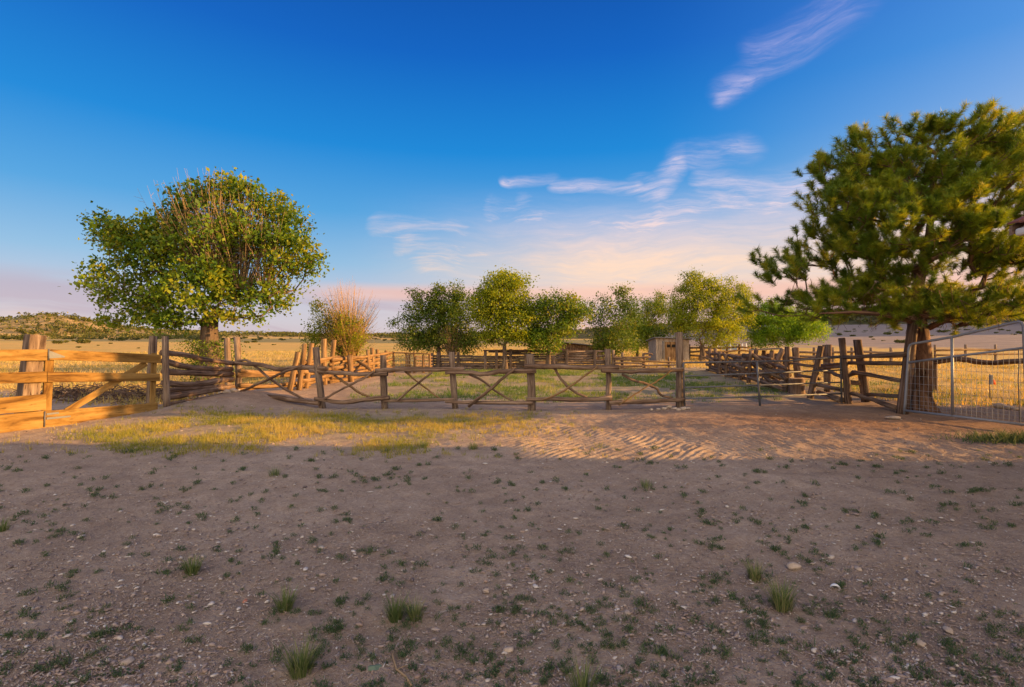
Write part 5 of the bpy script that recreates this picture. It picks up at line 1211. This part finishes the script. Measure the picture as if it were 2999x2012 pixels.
for a in ((440, 1306, .105, .040, 230, 'lone round green grass tuft left of centre in the foreground'), (651, 1388, .10, .042, 220, 'low splayed grass tuft below the lone round one'),
          (903, 1413, .115, .036, 260, 'taller left half of the paired grass tufts at centre'), (948, 1411, .095, .036, 170, 'smaller right half of the paired grass tufts at centre', .5, .1),
          (686, 1534, .125, .050, 300, 'large double grass tuft nearest the bottom left of centre'), (1724, 1318, .115, .036, 220, 'pale seed-headed grass tuft behind the tan oval stone\'s left', .35, .15),
          (1786, 1384, .14, .050, 330, 'biggest grass tuft at the right, just in front of the tan oval stone', .4, .08), (1332, 1590, .12, .045, 260, 'grass tuft cut by the bottom edge right of centre'),
          (5, 1206, .10, .04, 130, 'grass tuft cut by the left edge of the dirt'), (628, 1085, .10, .06, 120, 'small bright green tuft in the shade left of centre'), (1080, 1025, .12, .07, 160, 'yellow lit grass tuft at the shadow edge near centre', .4, .1),
          (967, 1018, .11, .07, 150, 'yellow lit grass tuft left of its neighbour at the shadow edge', .4, .1), (1475, 1108, .08, .08, 130, 'low green tuft in the dirt right of centre')):
    bunch(a[0]*VS, a[1]*VS, a[2], a[3], a[4], a[5], *(a[6:]))
# big green weed by the right edge
def weed_patch():
    n = 1400; x = 7.7+rng.normal(0, .45, n)*1.0; y = 7.75+rng.normal(0, .14, n); P = np.stack([x-7.7, y-7.75, np.zeros(n)], 1); V, T = blades(P, .11, .012, .6)
    o = npmesh('weed_patch', V, T, M['weed'], None, np.repeat(rng.random(n), 3), loc=(7.7, 7.75, GH(7.7, 7.75))); tag(o, 'dark green weed patch spreading at the right edge below the mesh gate', 'weeds')
weed_patch()

# weed sprigs
def sprig_mesh(seed):
    r = np.random.default_rng(seed); V, T, var = [], [], []; k = 0
    for s in range(r.integers(7, 13)):
        a = r.random()*6.28; l = r.uniform(.02, .045); d = np.array([math.cos(a)*r.uniform(.2, .9), math.sin(a)*r.uniform(.2, .9), 1.0]); d /= np.linalg.norm(d)
        b0 = np.array([math.cos(a), math.sin(a), 0])*r.random()*.018
        for q in range(9):
            p = b0+d*l*(q+.5)/9; aa = r.random()*6.28; o = np.array([math.cos(aa), math.sin(aa), .7]); o /= np.linalg.norm(o); ln = r.uniform(.008, .014); sd = np.cross(o, [0, 0, 1.0]); sd /= np.linalg.norm(sd)
            V += [p, p+o*ln*.5+sd*.0028, p+o*ln, p+o*ln*.5-sd*.0028]; T.append((k, k+1, k+2, k+3)); k += 4; var += [r.random()]*4
    o = npmesh('weed_sprig', np.array(V), np.array(T), M['weed'], None, np.array(var)); me = o.data; bpy.data.objects.remove(o); return me
SP = [sprig_mesh(s) for s in range(5)]
cand = []
while len(cand) < 1700:
    sx = random.uniform(-20, 3020); sy = HZ+325+(2030-HZ-325)*random.random()**1.05; q = G(sx, sy); x_, y_ = q.x, q.y
    dn = float(fbm(x_*1.3, y_*1.3, 3, 97)); 
    if random.random() > .42+.58*float(sstep(dn, .38, .62)): continue
    cand.append((y_, x_))
    if random.random() < .4:
        for _ in range(random.randint(1, 2)): cand.append((y_+random.gauss(0, .03), x_+random.gauss(0, .04)))
cand.sort(); fw = []
for i, (y_, x_) in enumerate(cand):
    s = random.uniform(.32, .95)*(1+.10*max(0, y_-3))
    if i < 290:
        o = bpy.data.objects.new('weed_sprig', SP[i % 5]); link(o); o.location = (x_, y_, GH(x_, y_)-.002); o.scale = (s, s, s*random.uniform(.8, 1.3)); o.rotation_euler = (0, 0, random.random()*6.28)
        tag(o, 'small dark green weed sprig growing from the bare gravelly dirt in the foreground', 'weed', 'weed sprigs on the foreground dirt')
    else: fw.append((x_, y_, s))
fw = np.array(fw); per = 46; X_ = np.repeat(fw[:, 0], per); Y_ = np.repeat(fw[:, 1], per); S_ = np.repeat(fw[:, 2], per)
X_ = X_+rng.normal(0, .017, len(X_))*S_; Y_ = Y_+rng.normal(0, .017, len(Y_))*S_
P = np.stack([X_, Y_, H(X_, Y_)+rng.random(len(X_))*.03*S_], 1); V, T = blades(P, .018*S_, .006*S_, .7)
o = npmesh('weeds', V, T, M['weed'], None, np.repeat(rng.random(len(X_)), 3)); tag(o, 'thin scatter of small weeds over the farther shaded dirt', 'weeds', kind='stuff')

# ------------------------------------------------------------------ gravel and chips
def gravel():
    oc = np.array([(1, 0, 0), (-1, 0, 0), (0, 1, 0), (0, -1, 0), (0, 0, 1), (0, 0, -1)], float); of = [(0, 2, 4), (2, 1, 4), (1, 3, 4), (3, 0, 4), (2, 0, 5), (1, 2, 5), (3, 1, 5), (0, 3, 5)]
    Vb = list(map(tuple, oc)); Fb = []; cache = {}
    def md(a, b):
        k = (min(a, b), max(a, b))
        if k not in cache: p = (np.array(Vb[a])+np.array(Vb[b])); p /= np.linalg.norm(p); Vb.append(tuple(p)); cache[k] = len(Vb)-1
        return cache[k]
    for a, b, c in of: ab, bc, ca = md(a, b), md(b, c), md(c, a); Fb += [(a, ab, ca), (ab, b, bc), (ca, bc, c), (ab, bc, ca)]
    Vb = np.array(Vb); Fb = np.array(Fb); nb = len(Vb)
    n = 30000
    sx = rng.uniform(-60, 3060, n); sy = HZ+200+(2080-HZ-200)*rng.random(n)**.75
    d = EYE*F/(sy-HZ); x = (sx-1500)/F*d; y = d
    k = rng.random(n) < .25+.75*sstep(fbm(x*1.2, y*1.2, 3, 33)+.10*sstep(x/y, -.3, .6), .38, .6); x = x[k]; y = y[k]; n = len(x)
    s = np.exp(rng.normal(math.log(.0046), .48, n)).clip(.0018, .015)*(1+.06*(y-2))
    ax = np.stack([s*rng.uniform(.9, 1.9, n), s*rng.uniform(.6, 1.1, n), s*rng.uniform(.3, .7, n)], 1); an = rng.random(n)*6.28; c, sn = np.cos(an), np.sin(an)
    L = Vb[None]*ax[:, None, :]*(1+.16*rng.normal(size=(n, nb, 1)))
    X = L[..., 0]*c[:, None]-L[..., 1]*sn[:, None]+x[:, None]; Y = L[..., 0]*sn[:, None]+L[..., 1]*c[:, None]+y[:, None]
    Z = L[..., 2]+(H(x, y)+ax[:, 2]*.35+.004)[:, None]
    V = np.stack([X, Y, Z], -1).reshape(-1, 3); Fc = (Fb[None]+(np.arange(n)*nb)[:, None, None]).reshape(-1, 3)
    o = npmesh('gravel', V, Fc, M['stone'], None, np.repeat(rng.random(n)**.75, nb), smooth=True); tag(o, 'fine gravel and pebbles strewn over the bare dirt', 'gravel', kind='stuff')
    n = 62000; sx = rng.uniform(-60, 3060, n); sy = HZ+260+(2080-HZ-260)*rng.random(n)**.7; d = EYE*F/(sy-HZ); x = (sx-1500)/F*d; y = d
    k = rng.random(n) < .4+.6*sstep(fbm(x*1.7, y*1.7, 3, 35), .36, .6); x = x[k]; y = y[k]; n = len(x); s = rng.uniform(.0016, .0036, n)*(1+.10*(y-2))
    V = (oc[None]*s[:, None, None]*rng.uniform(.6, 1.5, (n, 1, 3))*np.array([1, 1, .6])); a = rng.random((n, 1))*6.28
    V = np.stack([V[..., 0]*np.cos(a)-V[..., 1]*np.sin(a)+x[:, None], V[..., 0]*np.sin(a)+V[..., 1]*np.cos(a)+y[:, None], V[..., 2]+(H(x, y)+.006)[:, None]], -1).reshape(-1, 3)
    o = npmesh('grit', V, (np.array(of)[None]+(np.arange(n)*6)[:, None, None]).reshape(-1, 3), M['stone'], None, np.repeat(rng.random(n)**.8, 6)); tag(o, 'sand-grain grit and tiny stone chips covering the dirt', 'grit', kind='stuff')
    # flat wood chips and straw bits
    n = 6500; sx = rng.uniform(-60, 3060, n); sy = HZ+330+(2080-HZ-330)*rng.random(n)**.7; d = EYE*F/(sy-HZ); x = (sx-1500)/F*d; y = d
    l = rng.uniform(.006, .03, n)*(1+.8*(rng.random(n) < .08)); w = rng.uniform(.0012, .0030, n); an = rng.random(n)*6.28; c, sn = np.cos(an), np.sin(an); z = H(x, y)+.008+rng.random(n)*.004; tl = rng.normal(0, .004, n)
    V = np.stack([np.stack([x-c*l/2-sn*w, y-sn*l/2+c*w, z-tl], 1), np.stack([x-c*l/2+sn*w, y-sn*l/2-c*w, z-tl], 1), np.stack([x+c*l/2+sn*w, y+sn*l/2-c*w, z+tl], 1), np.stack([x+c*l/2-sn*w, y+sn*l/2+c*w, z+tl], 1),
                  np.stack([x-c*l/2-sn*w, y-sn*l/2+c*w, z-tl-.002], 1), np.stack([x-c*l/2+sn*w, y-sn*l/2-c*w, z-tl-.002], 1), np.stack([x+c*l/2+sn*w, y+sn*l/2-c*w, z+tl-.002], 1), np.stack([x+c*l/2-sn*w, y+sn*l/2+c*w, z+tl-.002], 1)], 1).reshape(-1, 3)
    b = (np.arange(n)*8)[:, None]; Q = np.concatenate([b+np.array(q) for q in ((0, 1, 2, 3), (7, 6, 5, 4), (0, 4, 5, 1), (1, 5, 6, 2), (2, 6, 7, 3), (3, 7, 4, 0))])
    o = npmesh('chips', V, Q, M['stone'], None, np.repeat(.45+.5*rng.random(n), 8)); tag(o, 'pale wood chips and straw bits scattered on the dirt', 'wood chips', kind='stuff')
gravel()
